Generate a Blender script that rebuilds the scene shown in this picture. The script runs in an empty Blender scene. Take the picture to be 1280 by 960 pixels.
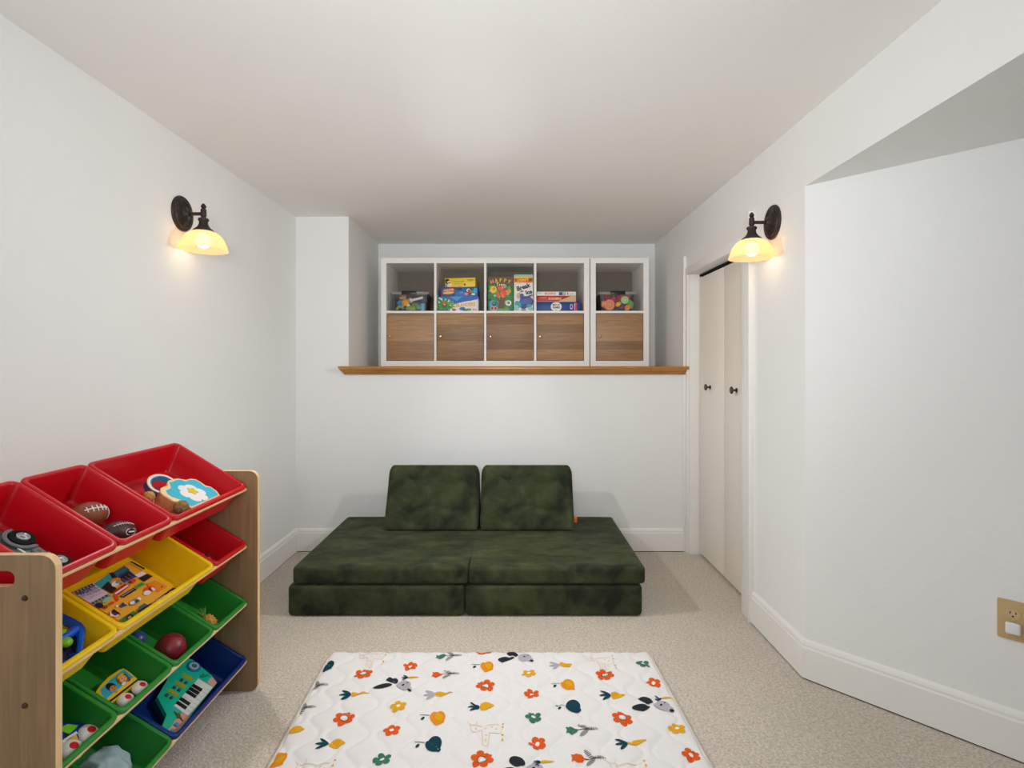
import bpy, bmesh, math, random
from mathutils import Vector, Matrix, noise
random.seed(7)
LA, LC, LD, SCONCE = 2, 15.5, 9.5, 7.2
SC = bpy.context.scene
COL = SC.collection
PI = math.pi
F, CH = 690.0, 1.19          # focal length in pixels (1280 wide), eye height

# ------------------------------------------------------------------ materials
def lin(h):
    h = h.lstrip('#'); o = []
    for i in (0, 2, 4):
        c = int(h[i:i+2], 16)/255
        o.append(c/12.92 if c <= .04045 else ((c+.055)/1.055)**2.4)
    return (*o, 1)

MATS = {}
def mat(name, col, rough=.5, spec=.5, metal=0, var=.06, scale=30, bump=0, bscale=200, emis=None, sheen=0, coat=0):
    if name in MATS: return MATS[name]
    m = bpy.data.materials.new(name); m.use_nodes = True
    nt = m.node_tree; N = nt.nodes; L = nt.links
    b = N['Principled BSDF']
    b.inputs['Roughness'].default_value = rough
    b.inputs['Specular IOR Level'].default_value = spec
    b.inputs['Metallic'].default_value = metal
    b.inputs['Sheen Weight'].default_value = sheen
    b.inputs['Coat Weight'].default_value = coat
    c = lin(col)
    tc = N.new('ShaderNodeTexCoord')
    nz = N.new('ShaderNodeTexNoise'); nz.inputs['Scale'].default_value = scale; nz.inputs['Detail'].default_value = 4
    L.new(tc.outputs['Object'], nz.inputs['Vector'])
    rp = N.new('ShaderNodeValToRGB')
    rp.color_ramp.elements[0].position = .3; rp.color_ramp.elements[1].position = .7
    rp.color_ramp.elements[0].color = tuple(x*(1-var) for x in c[:3])+(1,)
    rp.color_ramp.elements[1].color = tuple(min(1, x*(1+var)) for x in c[:3])+(1,)
    L.new(nz.outputs['Fac'], rp.inputs['Fac']); L.new(rp.outputs['Color'], b.inputs['Base Color'])
    if bump:
        n2 = N.new('ShaderNodeTexNoise'); n2.inputs['Scale'].default_value = bscale; n2.inputs['Detail'].default_value = 3
        L.new(tc.outputs['Object'], n2.inputs['Vector'])
        bp = N.new('ShaderNodeBump'); bp.inputs['Strength'].default_value = bump; bp.inputs['Distance'].default_value = .004
        L.new(n2.outputs['Fac'], bp.inputs['Height']); L.new(bp.outputs['Normal'], b.inputs['Normal'])
    if emis:
        b.inputs['Emission Color'].default_value = lin(emis[0]); b.inputs['Emission Strength'].default_value = emis[1]
    MATS[name] = m
    return m

def wood(name, c0, c1, axis='X', stretch=14, scale=5, bands=0, rough=.45, bump=.03):
    if name in MATS: return MATS[name]
    m = bpy.data.materials.new(name); m.use_nodes = True
    nt = m.node_tree; N = nt.nodes; L = nt.links; b = N['Principled BSDF']
    b.inputs['Roughness'].default_value = rough
    tc = N.new('ShaderNodeTexCoord'); mp = N.new('ShaderNodeMapping')
    s = [scale*stretch]*3; s['XYZ'.index(axis)] = scale
    mp.inputs['Scale'].default_value = s
    L.new(tc.outputs['Object'], mp.inputs['Vector'])
    nz = N.new('ShaderNodeTexNoise'); nz.inputs['Scale'].default_value = 1; nz.inputs['Detail'].default_value = 5; nz.inputs['Distortion'].default_value = .6
    L.new(mp.outputs['Vector'], nz.inputs['Vector'])
    rp = N.new('ShaderNodeValToRGB'); rp.color_ramp.elements[0].position = .32; rp.color_ramp.elements[1].position = .68
    rp.color_ramp.elements[0].color = lin(c0); rp.color_ramp.elements[1].color = lin(c1)
    L.new(nz.outputs['Fac'], rp.inputs['Fac'])
    out = rp.outputs['Color']
    if bands:
        sx = N.new('ShaderNodeSeparateXYZ'); L.new(tc.outputs['Object'], sx.inputs[0])
        mu = N.new('ShaderNodeMath'); mu.operation = 'MULTIPLY'; mu.inputs[1].default_value = bands; L.new(sx.outputs['Z'], mu.inputs[0])
        fl = N.new('ShaderNodeMath'); fl.operation = 'FLOOR'; L.new(mu.outputs[0], fl.inputs[0])
        oi = N.new('ShaderNodeObjectInfo')
        ad = N.new('ShaderNodeMath'); ad.operation = 'MULTIPLY_ADD'; ad.inputs[1].default_value = 37; L.new(oi.outputs['Random'], ad.inputs[0]); L.new(fl.outputs[0], ad.inputs[2])
        wn = N.new('ShaderNodeTexWhiteNoise'); wn.noise_dimensions = '1D'; L.new(ad.outputs[0], wn.inputs['W'])
        mr = N.new('ShaderNodeMapRange'); mr.inputs['To Min'].default_value = .62; mr.inputs['To Max'].default_value = 1.12; L.new(wn.outputs['Value'], mr.inputs['Value'])
        mx = N.new('ShaderNodeVectorMath'); mx.operation = 'SCALE'; L.new(out, mx.inputs[0]); L.new(mr.outputs[0], mx.inputs['Scale'])
        out = mx.outputs[0]
    L.new(out, b.inputs['Base Color'])
    bp = N.new('ShaderNodeBump'); bp.inputs['Strength'].default_value = bump; bp.inputs['Distance'].default_value = .002
    L.new(nz.outputs['Fac'], bp.inputs['Height']); L.new(bp.outputs['Normal'], b.inputs['Normal'])
    MATS[name] = m
    return m

def suede():
    m = bpy.data.materials.new('dark_green_suede'); m.use_nodes = True
    nt = m.node_tree; N = nt.nodes; L = nt.links; b = N['Principled BSDF']
    b.inputs['Roughness'].default_value = .85; b.inputs['Specular IOR Level'].default_value = .2
    b.inputs['Sheen Weight'].default_value = .22; b.inputs['Sheen Roughness'].default_value = .45
    b.inputs['Sheen Tint'].default_value = lin('#8f9470')
    tc = N.new('ShaderNodeTexCoord')
    mp = N.new('ShaderNodeMapping'); mp.inputs['Scale'].default_value = (1, 1.8, 1); L.new(tc.outputs['Object'], mp.inputs['Vector'])
    a = N.new('ShaderNodeTexNoise'); a.inputs['Scale'].default_value = 7; a.inputs['Detail'].default_value = 6; a.inputs['Distortion'].default_value = .35
    a.inputs['Roughness'].default_value = .62
    L.new(mp.outputs['Vector'], a.inputs['Vector'])
    rp = N.new('ShaderNodeValToRGB'); e = rp.color_ramp.elements
    e[0].position = .36; e[1].position = .70; e[0].color = lin('#21261a'); e[1].color = lin('#495033')
    L.new(a.outputs['Fac'], rp.inputs['Fac']); L.new(rp.outputs['Color'], b.inputs['Base Color'])
    n2 = N.new('ShaderNodeTexNoise'); n2.inputs['Scale'].default_value = 420; L.new(tc.outputs['Object'], n2.inputs['Vector'])
    bp = N.new('ShaderNodeBump'); bp.inputs['Strength'].default_value = .15; bp.inputs['Distance'].default_value = .002
    L.new(n2.outputs['Fac'], bp.inputs['Height']); L.new(bp.outputs['Normal'], b.inputs['Normal'])
    return m

def carpet():
    m = bpy.data.materials.new('beige_loop_carpet'); m.use_nodes = True
    nt = m.node_tree; N = nt.nodes; L = nt.links; b = N['Principled BSDF']
    b.inputs['Roughness'].default_value = .95; b.inputs['Specular IOR Level'].default_value = .1; b.inputs['Sheen Weight'].default_value = .2
    tc = N.new('ShaderNodeTexCoord')
    v = N.new('ShaderNodeTexVoronoi'); v.inputs['Scale'].default_value = 150; v.inputs['Randomness'].default_value = .75
    L.new(tc.outputs['Object'], v.inputs['Vector'])
    n1 = N.new('ShaderNodeTexNoise'); n1.inputs['Scale'].default_value = 105; n1.inputs['Detail'].default_value = 3; L.new(tc.outputs['Object'], n1.inputs['Vector'])
    n2 = N.new('ShaderNodeTexNoise'); n2.inputs['Scale'].default_value = 2.2; n2.inputs['Detail'].default_value = 3; L.new(tc.outputs['Object'], n2.inputs['Vector'])
    r1 = N.new('ShaderNodeValToRGB'); r1.color_ramp.elements[0].position = .33; r1.color_ramp.elements[1].position = .62
    r1.color_ramp.elements[0].color = lin('#cbbdad'); r1.color_ramp.elements[1].color = lin('#e6dacb')
    L.new(n1.outputs['Fac'], r1.inputs['Fac'])
    r2 = N.new('ShaderNodeMapRange'); r2.inputs['From Min'].default_value = 0; r2.inputs['From Max'].default_value = .75
    r2.inputs['To Min'].default_value = 1.06; r2.inputs['To Max'].default_value = .78; L.new(v.outputs['Distance'], r2.inputs['Value'])
    r3 = N.new('ShaderNodeMapRange'); r3.inputs['To Min'].default_value = .9; r3.inputs['To Max'].default_value = 1.1; L.new(n2.outputs['Fac'], r3.inputs['Value'])
    mm = N.new('ShaderNodeMath'); mm.operation = 'MULTIPLY'; L.new(r2.outputs[0], mm.inputs[0]); L.new(r3.outputs[0], mm.inputs[1])
    sc = N.new('ShaderNodeVectorMath'); sc.operation = 'SCALE'; L.new(r1.outputs['Color'], sc.inputs[0]); L.new(mm.outputs[0], sc.inputs['Scale'])
    L.new(sc.outputs[0], b.inputs['Base Color'])
    ad = N.new('ShaderNodeMath'); ad.operation = 'SUBTRACT'; L.new(n1.outputs['Fac'], ad.inputs[0]); L.new(v.outputs['Distance'], ad.inputs[1])
    bp = N.new('ShaderNodeBump'); bp.inputs['Strength'].default_value = .6; bp.inputs['Distance'].default_value = .005
    L.new(ad.outputs[0], bp.inputs['Height']); L.new(bp.outputs['Normal'], b.inputs['Normal'])
    return m

def clear_plastic(name, PL0, PL1):
    m = bpy.data.materials.new(name); m.use_nodes = True
    nt = m.node_tree; N = nt.nodes; L = nt.links
    N.remove(N['Principled BSDF']); o = N['Material Output']
    t = N.new('ShaderNodeBsdfTransparent'); t.inputs['Color'].default_value = (.985, .985, .985, 1)
    g = N.new('ShaderNodeBsdfGlossy'); g.inputs['Roughness'].default_value = .12; g.inputs['Color'].default_value = (.9, .9, .9, 1)
    d = N.new('ShaderNodeBsdfDiffuse'); d.inputs['Color'].default_value = (.75, .75, .74, 1)
    fr = N.new('ShaderNodeFresnel'); fr.inputs['IOR'].default_value = 1.15
    nz = N.new('ShaderNodeTexNoise'); nz.inputs['Scale'].default_value = 40
    mr = N.new('ShaderNodeMapRange'); mr.inputs['To Min'].default_value = PL0; mr.inputs['To Max'].default_value = PL1; L.new(nz.outputs['Fac'], mr.inputs['Value'])
    a = N.new('ShaderNodeMixShader'); L.new(mr.outputs[0], a.inputs[0]); L.new(t.outputs[0], a.inputs[1]); L.new(d.outputs[0], a.inputs[2])
    b = N.new('ShaderNodeMixShader'); L.new(fr.outputs[0], b.inputs[0]); L.new(a.outputs[0], b.inputs[1]); L.new(g.outputs[0], b.inputs[2])
    L.new(b.outputs[0], o.inputs[0])
    return m

def shade_glass():
    m = bpy.data.materials.new('frosted_amber_glass'); m.use_nodes = True
    nt = m.node_tree; N = nt.nodes; L = nt.links
    N.remove(N['Principled BSDF']); o = N['Material Output']
    t = N.new('ShaderNodeBsdfTransparent'); t.inputs['Color'].default_value = lin('#ffeccc')
    tl = N.new('ShaderNodeBsdfTranslucent'); tl.inputs['Color'].default_value = lin('#f8e2bc')
    df = N.new('ShaderNodeBsdfDiffuse'); df.inputs['Color'].default_value = lin('#dcc090')
    e = N.new('ShaderNodeEmission'); e.inputs['Color'].default_value = lin('#ffe3b8'); e.inputs['Strength'].default_value = .30
    nz = N.new('ShaderNodeTexNoise'); nz.inputs['Scale'].default_value = 25
    mr = N.new('ShaderNodeMapRange'); mr.inputs['To Min'].default_value = .4; mr.inputs['To Max'].default_value = .5; L.new(nz.outputs['Fac'], mr.inputs['Value'])
    a = N.new('ShaderNodeMixShader'); a.inputs[0].default_value = .4; L.new(tl.outputs[0], a.inputs[1]); L.new(df.outputs[0], a.inputs[2])
    b = N.new('ShaderNodeMixShader'); L.new(mr.outputs[0], b.inputs[0]); L.new(a.outputs[0], b.inputs[1]); L.new(t.outputs[0], b.inputs[2])
    c = N.new('ShaderNodeAddShader'); L.new(b.outputs[0], c.inputs[0]); L.new(e.outputs[0], c.inputs[1])
    L.new(c.outputs[0], o.inputs[0])
    return m

# ------------------------------------------------------------------ mesh builder
class MB:
    def __init__(s): s.v = []; s.f = []; s.mi = []; s.sm = []; s.mats = []
    def midx(s, m):
        if m not in s.mats: s.mats.append(m)
        return s.mats.index(m)
    def add(s, vs, fs, m, M=None, smooth=False):
        b = len(s.v); k = s.midx(m)
        for v in vs:
            v = Vector(v); s.v.append(tuple(M @ v) if M else tuple(v))
        for f in fs:
            s.f.append([b+i for i in f]); s.mi.append(k); s.sm.append(smooth)
        return s
    def addbm(s, bm, m, M=None, smooth=False):
        bm.verts.index_update()
        s.add([v.co.copy() for v in bm.verts], [[v.index for v in f.verts] for f in bm.faces], m, M, smooth)
        bm.free(); return s
    def box(s, c, d, m, M=None, bev=0, seg=2):
        bm = bmesh.new(); bmesh.ops.create_cube(bm, size=1)
        for v in bm.verts: v.co = Vector((c[0]+v.co.x*d[0], c[1]+v.co.y*d[1], c[2]+v.co.z*d[2]))
        if bev: bmesh.ops.bevel(bm, geom=list(bm.edges), offset=bev, segments=seg, profile=.5, affect='EDGES', clamp_overlap=True)
        return s.addbm(bm, m, M, bool(bev))
    def prism(s, pts, z0, z1, m, M=None, bev=0, top=None, smooth=False):
        n = len(pts)
        if sum(pts[i][0]*pts[(i+1) % n][1]-pts[(i+1) % n][0]*pts[i][1] for i in range(n)) < 0: pts = pts[::-1]
        bm = bmesh.new()
        a = [bm.verts.new((x, y, z0)) for x, y in pts]; b = [bm.verts.new((x, y, z1)) for x, y in pts]
        bm.faces.new(a[::-1]); bm.faces.new(b)
        for i in range(n): bm.faces.new((a[i], a[(i+1) % n], b[(i+1) % n], b[i]))
        if bev:
            es = [e for e in bm.edges if abs(e.verts[0].co.z-e.verts[1].co.z) < 1e-7]
            bmesh.ops.bevel(bm, geom=es, offset=bev, segments=2, profile=.5, affect='EDGES', clamp_overlap=True)
        return s.addbm(bm, m, M, smooth or bool(bev))
    def poly(s, pts, m, M=None, z=0):
        n = len(pts)
        if sum(pts[i][0]*pts[(i+1) % n][1]-pts[(i+1) % n][0]*pts[i][1] for i in range(n)) < 0: pts = pts[::-1]
        return s.add([(p[0], p[1], z) for p in pts], [list(range(n))], m, M)
    def ell(s, c, rx, ry, m, M=None, z=0, n=18, rot=0):
        ca, sa = math.cos(rot), math.sin(rot)
        return s.poly([(c[0]+rx*math.cos(2*PI*i/n)*ca-ry*math.sin(2*PI*i/n)*sa, c[1]+rx*math.cos(2*PI*i/n)*sa+ry*math.sin(2*PI*i/n)*ca) for i in range(n)], m, M, z)
    def tube(s, pts, r, m, M=None, n=10, closed=False, caps=True):
        pts = [Vector(p) for p in pts]; k = len(pts); vs = []; fs = []
        rs = r if isinstance(r, (list, tuple)) else [r]*k
        up = None
        for i, p in enumerate(pts):
            if closed: t = pts[(i+1) % k]-pts[i-1]
            else: t = pts[min(i+1, k-1)]-pts[max(i-1, 0)]
            t.normalize()
            if up is None:
                up = Vector((0, 0, 1)) if abs(t.z) < .9 else Vector((1, 0, 0))
            a = t.cross(up).normalized(); up = a.cross(t).normalized()
            for j in range(n):
                q = 2*PI*j/n; vs.append(p+(a*math.cos(q)+up*math.sin(q))*rs[i])
        for i in range(k if closed else k-1):
            for j in range(n):
                i2 = (i+1) % k
                fs.append((i*n+j, i*n+(j+1) % n, i2*n+(j+1) % n, i2*n+j))
        if caps and not closed:
            fs.append(tuple(range(n))[::-1]); fs.append(tuple((k-1)*n+j for j in range(n)))
        return s.add(vs, fs, m, M, True)
    def lathe(s, prof, m, M=None, n=28, cap=False):
        vs = []; fs = []; k = len(prof)
        for r, z in prof:
            for j in range(n):
                q = 2*PI*j/n; vs.append((r*math.cos(q), r*math.sin(q), z))
        for i in range(k-1):
            for j in range(n): fs.append((i*n+j, i*n+(j+1) % n, (i+1)*n+(j+1) % n, (i+1)*n+j))
        if cap: fs.append(tuple(range(n))[::-1]); fs.append(tuple((k-1)*n+j for j in range(n)))
        return s.add(vs, fs, m, M, True)
    def ball(s, c, r, m, M=None, sub=3, sc=(1, 1, 1), bumpy=0):
        bm = bmesh.new(); bmesh.ops.create_icosphere(bm, subdivisions=sub, radius=1)
        for v in bm.verts:
            k = 1+bumpy*noise.noise(v.co*3.1+Vector(c)*40)
            v.co = Vector((c[0]+v.co.x*r*sc[0]*k, c[1]+v.co.y*r*sc[1]*k, c[2]+v.co.z*r*sc[2]*k))
        return s.addbm(bm, m, M, True)
    def text(s, t, c, size, m, M=None, z=0, rot=0, sx=1, off=0, align='CENTER'):
        cu = bpy.data.curves.new('tmp', 'FONT'); cu.body = t; cu.size = size; cu.align_x = align; cu.align_y = 'CENTER'; cu.offset = off; cu.resolution_u = 3
        o = bpy.data.objects.new('tmp', cu); COL.objects.link(o)
        dg = bpy.context.evaluated_depsgraph_get(); dg.update()
        ev = o.evaluated_get(dg); me = ev.to_mesh()
        R = Matrix.Translation((c[0], c[1], z)) @ Matrix.Rotation(rot, 4, 'Z') @ Matrix.Diagonal((sx, 1, 1, 1))
        vs = [R @ v.co for v in me.vertices]; fs = [list(p.vertices) for p in me.polygons]
        ev.to_mesh_clear(); bpy.data.objects.remove(o); bpy.data.curves.remove(cu)
        return s.add(vs, fs, m, M)
    def obj(s, name, parent=None, M=None, sharp=38):
        me = bpy.data.meshes.new(name); me.from_pydata(s.v, [], s.f)
        for m in s.mats: me.materials.append(m)
        me.polygons.foreach_set('material_index', s.mi); me.polygons.foreach_set('use_smooth', s.sm)
        if any(s.sm): me.set_sharp_from_angle(angle=math.radians(sharp))
        me.update()
        o = bpy.data.objects.new(name, me); COL.objects.link(o)
        if parent: o.parent = parent
        if M is not None: o.matrix_local = M
        return o

def thing(name, label, cat, M=None, group=None):
    o = bpy.data.objects.new(name, None); COL.objects.link(o); o.empty_display_size = .05
    if M is not None: o.matrix_world = M
    return tag(o, label, cat, group)
def tag(o, label, cat, group=None):
    o['label'] = label; o['category'] = cat
    if group: o['group'] = group
    return o
def struct(o, label=None):
    o['kind'] = 'structure'
    if label: o['label'] = label
    return o
T = lambda x, y, z: Matrix.Translation((x, y, z))
RX = lambda a: Matrix.Rotation(math.radians(a), 4, 'X')
RY = lambda a: Matrix.Rotation(math.radians(a), 4, 'Y')
RZ = lambda a: Matrix.Rotation(math.radians(a), 4, 'Z')

def rrect(hx, hy, r, k=6, cx=0, cy=0):
    r = min(r, hx, hy); p = []
    for sx, sy, a0 in ((1, 1, 0), (-1, 1, 90), (-1, -1, 180), (1, -1, 270)):
        for i in range(k+1):
            a = math.radians(a0+90*i/k); p.append((cx+sx*(hx-r)+r*math.cos(a), cy+sy*(hy-r)+r*math.sin(a)))
    return p

def loops(mb, ls, m, M=None, cap0=False, cap1=False, smooth=True):
    n = len(ls[0]); vs = [p for l in ls for p in l]; fs = []
    for i in range(len(ls)-1):
        for j in range(n): fs.append((i*n+j, i*n+(j+1) % n, (i+1)*n+(j+1) % n, (i+1)*n+j))
    if cap0: fs.append(tuple(range(n))[::-1])
    if cap1: fs.append(tuple((len(ls)-1)*n+j for j in range(n)))
    mb.add(vs, fs, m, M, smooth)

def softbox(mb, c, d, r, m, M=None, n=22, puff=0, seed=0, wob=.002, seam=0):
    """rounded, slightly puffed cushion: evenly subdivided rounded box"""
    bm = bmesh.new(); bmesh.ops.create_cube(bm, size=2)
    bmesh.ops.subdivide_edges(bm, edges=list(bm.edges), cuts=n, use_grid_fill=True)
    h = Vector(d)/2
    for v in bm.verts:
        u = v.co.copy()
        p = Vector((math.copysign(1-(1-abs(t))**1.6, t)*k for t, k in zip(u, h)))
        q = Vector((max(-k+r, min(k-r, t)) for t, k in zip(p, h)))
        dd = p-q
        p0 = p.copy()
        if dd.length > 1e-9: p = q+dd.normalized()*r
        if seam and u.x*seam > 0 and u.z > 0 and abs(p0.x) > h.x-r:       # the fold closes towards the back
            t = min(1, max(0, (u.y+.93)/.5)); t = t*t*(3-2*t)
            p = p.lerp(Vector((p0.x, p.y if abs(p0.y) > h.y-r else p0.y, p0.z)) if abs(p0.y) <= h.y-r else p, t)
        b = puff*(1-abs(u.x)**3)*(1-abs(u.y)**3)
        p.z += b*(1 if u.z > .99 else 0)
        b2 = puff*.7*(1-abs(u.x)**4)*(1-abs(u.z)**2)
        if abs(u.y) > .99: p.y += math.copysign(b2, u.y)
        w = noise.noise(p*5+Vector((seed, 0, 0)))*wob
        p += Vector((0, p.y, p.z*.0)).normalized()*w if abs(u.y) > .5 else Vector()
        v.co = p+Vector(c)
    return mb.addbm(bm, m, M, True)

# ------------------------------------------------------------------ palette
wall_m = mat('white_wall_paint', '#eeeeec', .75, .25, var=.012, scale=1.5, bump=.22, bscale=120)
ceil_m = mat('ceiling_paint', '#f3f1ed', .85, .2, var=.015, scale=1.2, bump=.1, bscale=120)
trim_m = mat('white_trim_paint', '#f0eee9', .4, .4, var=.01, scale=4)
door_m = mat('door_paint', '#f4ebe0', .45, .4, var=.015, scale=3)
carpet_m = carpet()
oak_trim = wood('oak_sill', '#9c6428', '#c08840', 'X', 16, 4, rough=.35)
track_shade = mat('dark_track_and_shade', '#15110e', .7, .2)  # black of the door track, also painted as shade in gaps
bronze = mat('oil_rubbed_bronze', '#3a3230', .42, .5, metal=.55, var=.2, scale=60)
knob_m = mat('aged_pewter', '#5a4a3a', .3, .5, metal=.8, var=.2, scale=90)
glass_m = shade_glass()
bulb_m = mat('lamp_bulb', '#ffffff', .5, emis=('#fff3dc', 5))
unit_m = mat('white_laminate', '#f3f2ee', .35, .45, var=.008)
oak_m = wood('light_oak_veneer', '#a17a55', '#b8916a', 'X', 16, 7, bands=17, rough=.5)
suede_m = suede()
tag_or = mat('orange_tag', '#e06a1c', .6)
panel_m = wood('maple_laminate', '#866a4b', '#9b7c59', 'Z', 14, 5, rough=.5)
edge_m = wood('pale_edge_band', '#dcb682', '#edcb98', 'Z', 10, 4, rough=.5)
dowel_m = wood('pale_dowel_wood', '#e2b67e', '#f2cf9c', 'Y', 12, 4, rough=.5)
P = lambda n, c, r=.34, **k: mat(n, c, r, .38, var=k.pop('var', .03), **k)
red_p = P('red_plastic', '#c40819'); yel_p = P('yellow_plastic', '#f6ce0a'); grn_p = P('green_plastic', '#24862e'); blu_p = P('blue_plastic', '#0b2a74')
black = P('black_plastic', '#17171a'); white = P('white_plastic', '#eceae8'); grey = P('grey_plastic', '#6c6f73', .45); silver = mat('silver_plastic', '#b9bcc0', .25, .5, metal=.6)
dgreen = P('dark_green_plastic', '#114a38'); lime = P('lime_plastic', '#7ccf1e'); bblue = P('bright_blue_plastic', '#0f5fd8'); navy = P('navy_plastic', '#14204a')
redspot = P('red_spot', '#d8131c'); cyan_p = P('cyan_plastic', '#25a6c4'); teal_p = P('turquoise_plastic', '#1cc6a2'); pink_p = P('pink_plastic', '#eba79a')
skin = P('toy_face_tan', '#e8b27a'); skin2 = P('toy_face_brown', '#c98850'); hair1 = P('toy_hair_brown', '#7a4a24'); orange_p = P('orange_plastic', '#ee8418')
brown_b = mat('brown_football_skin', '#8a4526', .5, bump=.25, bscale=500); dark_b = mat('dark_football_skin', '#3f2426', .42, bump=.2, bscale=500)
maroon = mat('maroon_rubber', '#8c2430', .38, bump=.1, bscale=400)

# ------------------------------------------------------------------ room shell
XL, XR, YB, YN, ZC, ZS = -1.379, 1.115, 3.524, 4.315, 2.135, 1.184
XNL = -1.043                       # left side of the niche
YC = 2.10                          # corner of the right and angled walls
AD = Vector((.686, -.728, 0)).normalized(); AN = Vector((-AD.y, AD.x, 0))  # AN points behind the angled wall
DY0, DY1, DZ = 2.655, 3.475, 1.756  # closet opening
Y0 = -.9
m = MB(); m.box((.6, 1.75, -.05), (4.6, 5.4, .1), carpet_m); struct(m.obj('floor'), 'beige textured loop carpet')
m = MB(); m.box((.6, 1.75, ZC+.05), (4.6, 5.4, .1), ceil_m); struct(m.obj('ceiling'), 'white painted ceiling')
m = MB(); m.box((XL-.06, (Y0+4.45)/2, ZC/2), (.12, 4.45-Y0, ZC), wall_m); struct(m.obj('wall_left'), 'white left wall carrying a sconce')
m = MB()
m.box(((XL+XR)/2, (YB+4.45)/2, ZS/2-.02), (XR-XL, 4.45-YB, ZS-.04), wall_m)
m.box(((XL+XNL)/2, (YB+4.45)/2, (ZS-.04+ZC)/2), (XNL-XL, 4.45-YB, ZC-ZS+.04), wall_m)
m.box(((XNL+XR)/2, (YN+4.45)/2, (ZS-.04+ZC)/2), (XR-XNL, 4.45-YN, ZC-ZS+.04), wall_m)
struct(m.obj('wall_back'), 'white back wall with a raised niche')
m = MB(); t = .16
m.box((XR+t/2, (DY1+4.45)/2, ZC/2), (t, 4.45-DY1, ZC), wall_m)
m.box((XR+t/2, (DY0+DY1)/2, (DZ+ZC)/2), (t, DY1-DY0, ZC-DZ), wall_m)
m.prism([(XR, DY0), (XR, YC), (XR+.13, YC-.04), (XR+t, DY0)], 0, ZC, wall_m)
struct(m.obj('wall_right'), 'white right wall around the closet door')
c0 = Vector((XR, YC, 0)); c1 = c0+AD*1.55
m = MB(); m.prism([(c0.x, c0.y), (c1.x, c1.y), (c1.x+AN.x*.12, c1.y+AN.y*.12), (c0.x+.12, c0.y+.06)], 0, 1.87, wall_m)
struct(m.obj('wall_angled'), 'white angled wall with the outlet')
m = MB(); m.prism([(XR, Y0), (XR, YC), (XR+1.7, YC), (XR+1.7, Y0)], 1.87, ZC, wall_m)
struct(m.obj('wall_soffit'), 'dropped white soffit over the angled wall')

m = MB(); m.box((-.15, Y0-.06, ZC/2), (2.7, .12, ZC), mat('rear_wall_bounce_grey', '#a8a49c', .8, .2)); struct(m.obj('wall_rear'), 'unseen wall behind the viewer, toned grey to cut bounce')  # wall out of view, toned grey to cut bounce onto the soffit
# baseboards: one profile swept with mitred corners
PROF = [(0, .005), (.015, .005), (.015, .118), (.012, .124), (.012, .132), (.009, .140), (.004, .146), (0, .148)]
def base(name, a, b, na, nb, label):
    """a, b: 2D wall points; na, nb: mitre offset vectors (per unit profile depth)"""
    mb = MB(); ls = []
    for p, n in ((a, na), (b, nb)):
        ls.append([(p[0]+n[0]*o, p[1]+n[1]*o, z) for o, z in PROF])
    vs = ls[0]+ls[1]; k = len(PROF)
    fs = [(i, i+1, k+i+1, k+i) for i in range(k-1)]+[tuple(range(k))[::-1], tuple(range(k, 2*k))]
    mb.add(vs, fs, trim_m)
    g_ = [(p[0]+n[0]*.0115, p[1]+n[1]*.0115, z) for p, n in ((a, na), (b, nb)) for z in (0, .0052)]
    mb.add(g_, [(0, 2, 3, 1)], track_shade); struct(mb.obj(name), label)  # dark strip painted as the shade under the board
base('baseboard_left', (XL, Y0), (XL, YB), (1, 0), (1, -1), 'white baseboard of the left wall')
base('baseboard_back', (XL, YB), (XR-.022, YB), (1, -1), (0, -1), 'white baseboard of the back wall')
nn = -AN; bis = (Vector((-1, 0, 0))+nn); bis = bis/(bis.dot(Vector((-1, 0, 0))))
base('baseboard_right', (XR, 2.555), (XR, YC), (-1, 0), (bis.x, bis.y), 'white baseboard beside the closet casing')
base('baseboard_angled', (c0.x, c0.y), (c1.x, c1.y), (bis.x, bis.y), (nn.x, nn.y), 'white baseboard of the angled wall')

# oak sill with moulded nose
m = MB()
ZT = ZS-.004
nose = [(YN, ZT-.03), (YB-.002, ZT-.03), (YB-.002, ZT-.052), (YB-.016, ZT-.052), (YB-.022, ZT-.04), (YB-.036, ZT-.034), (YB-.048, ZT-.022), (YB-.055, ZT-.016), (YB-.055, ZT-.006), (YB-.05, ZT), (YN, ZT)]
def sill(x0, x1, pf):
    k = len(pf); m.add([(x0, y, z) for y, z in pf]+[(x1, y, z) for y, z in pf], [(i, (i+1) % k, k+(i+1) % k, k+i) for i in range(k)]+[tuple(range(k))[::-1], tuple(range(k, 2*k))], oak_trim)
sill(XNL, XR-.001, nose)
pf = [(y, z) for y, z in nose[1:-1]]+[(YB-.002, ZT)]
k = len(pf)
m.add([(XNL, y, z) for y, z in pf]+[(XNL-.055+(YB-y)*-.0+max(0, (ZT-z)*.6), y, z) for y, z in pf], [(i, (i+1) % k, k+(i+1) % k, k+i) for i in range(k)]+[tuple(range(k))[::-1], tuple(range(k, 2*k))], oak_trim)
struct(m.obj('trim_1'), 'varnished oak sill under the niche')

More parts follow.
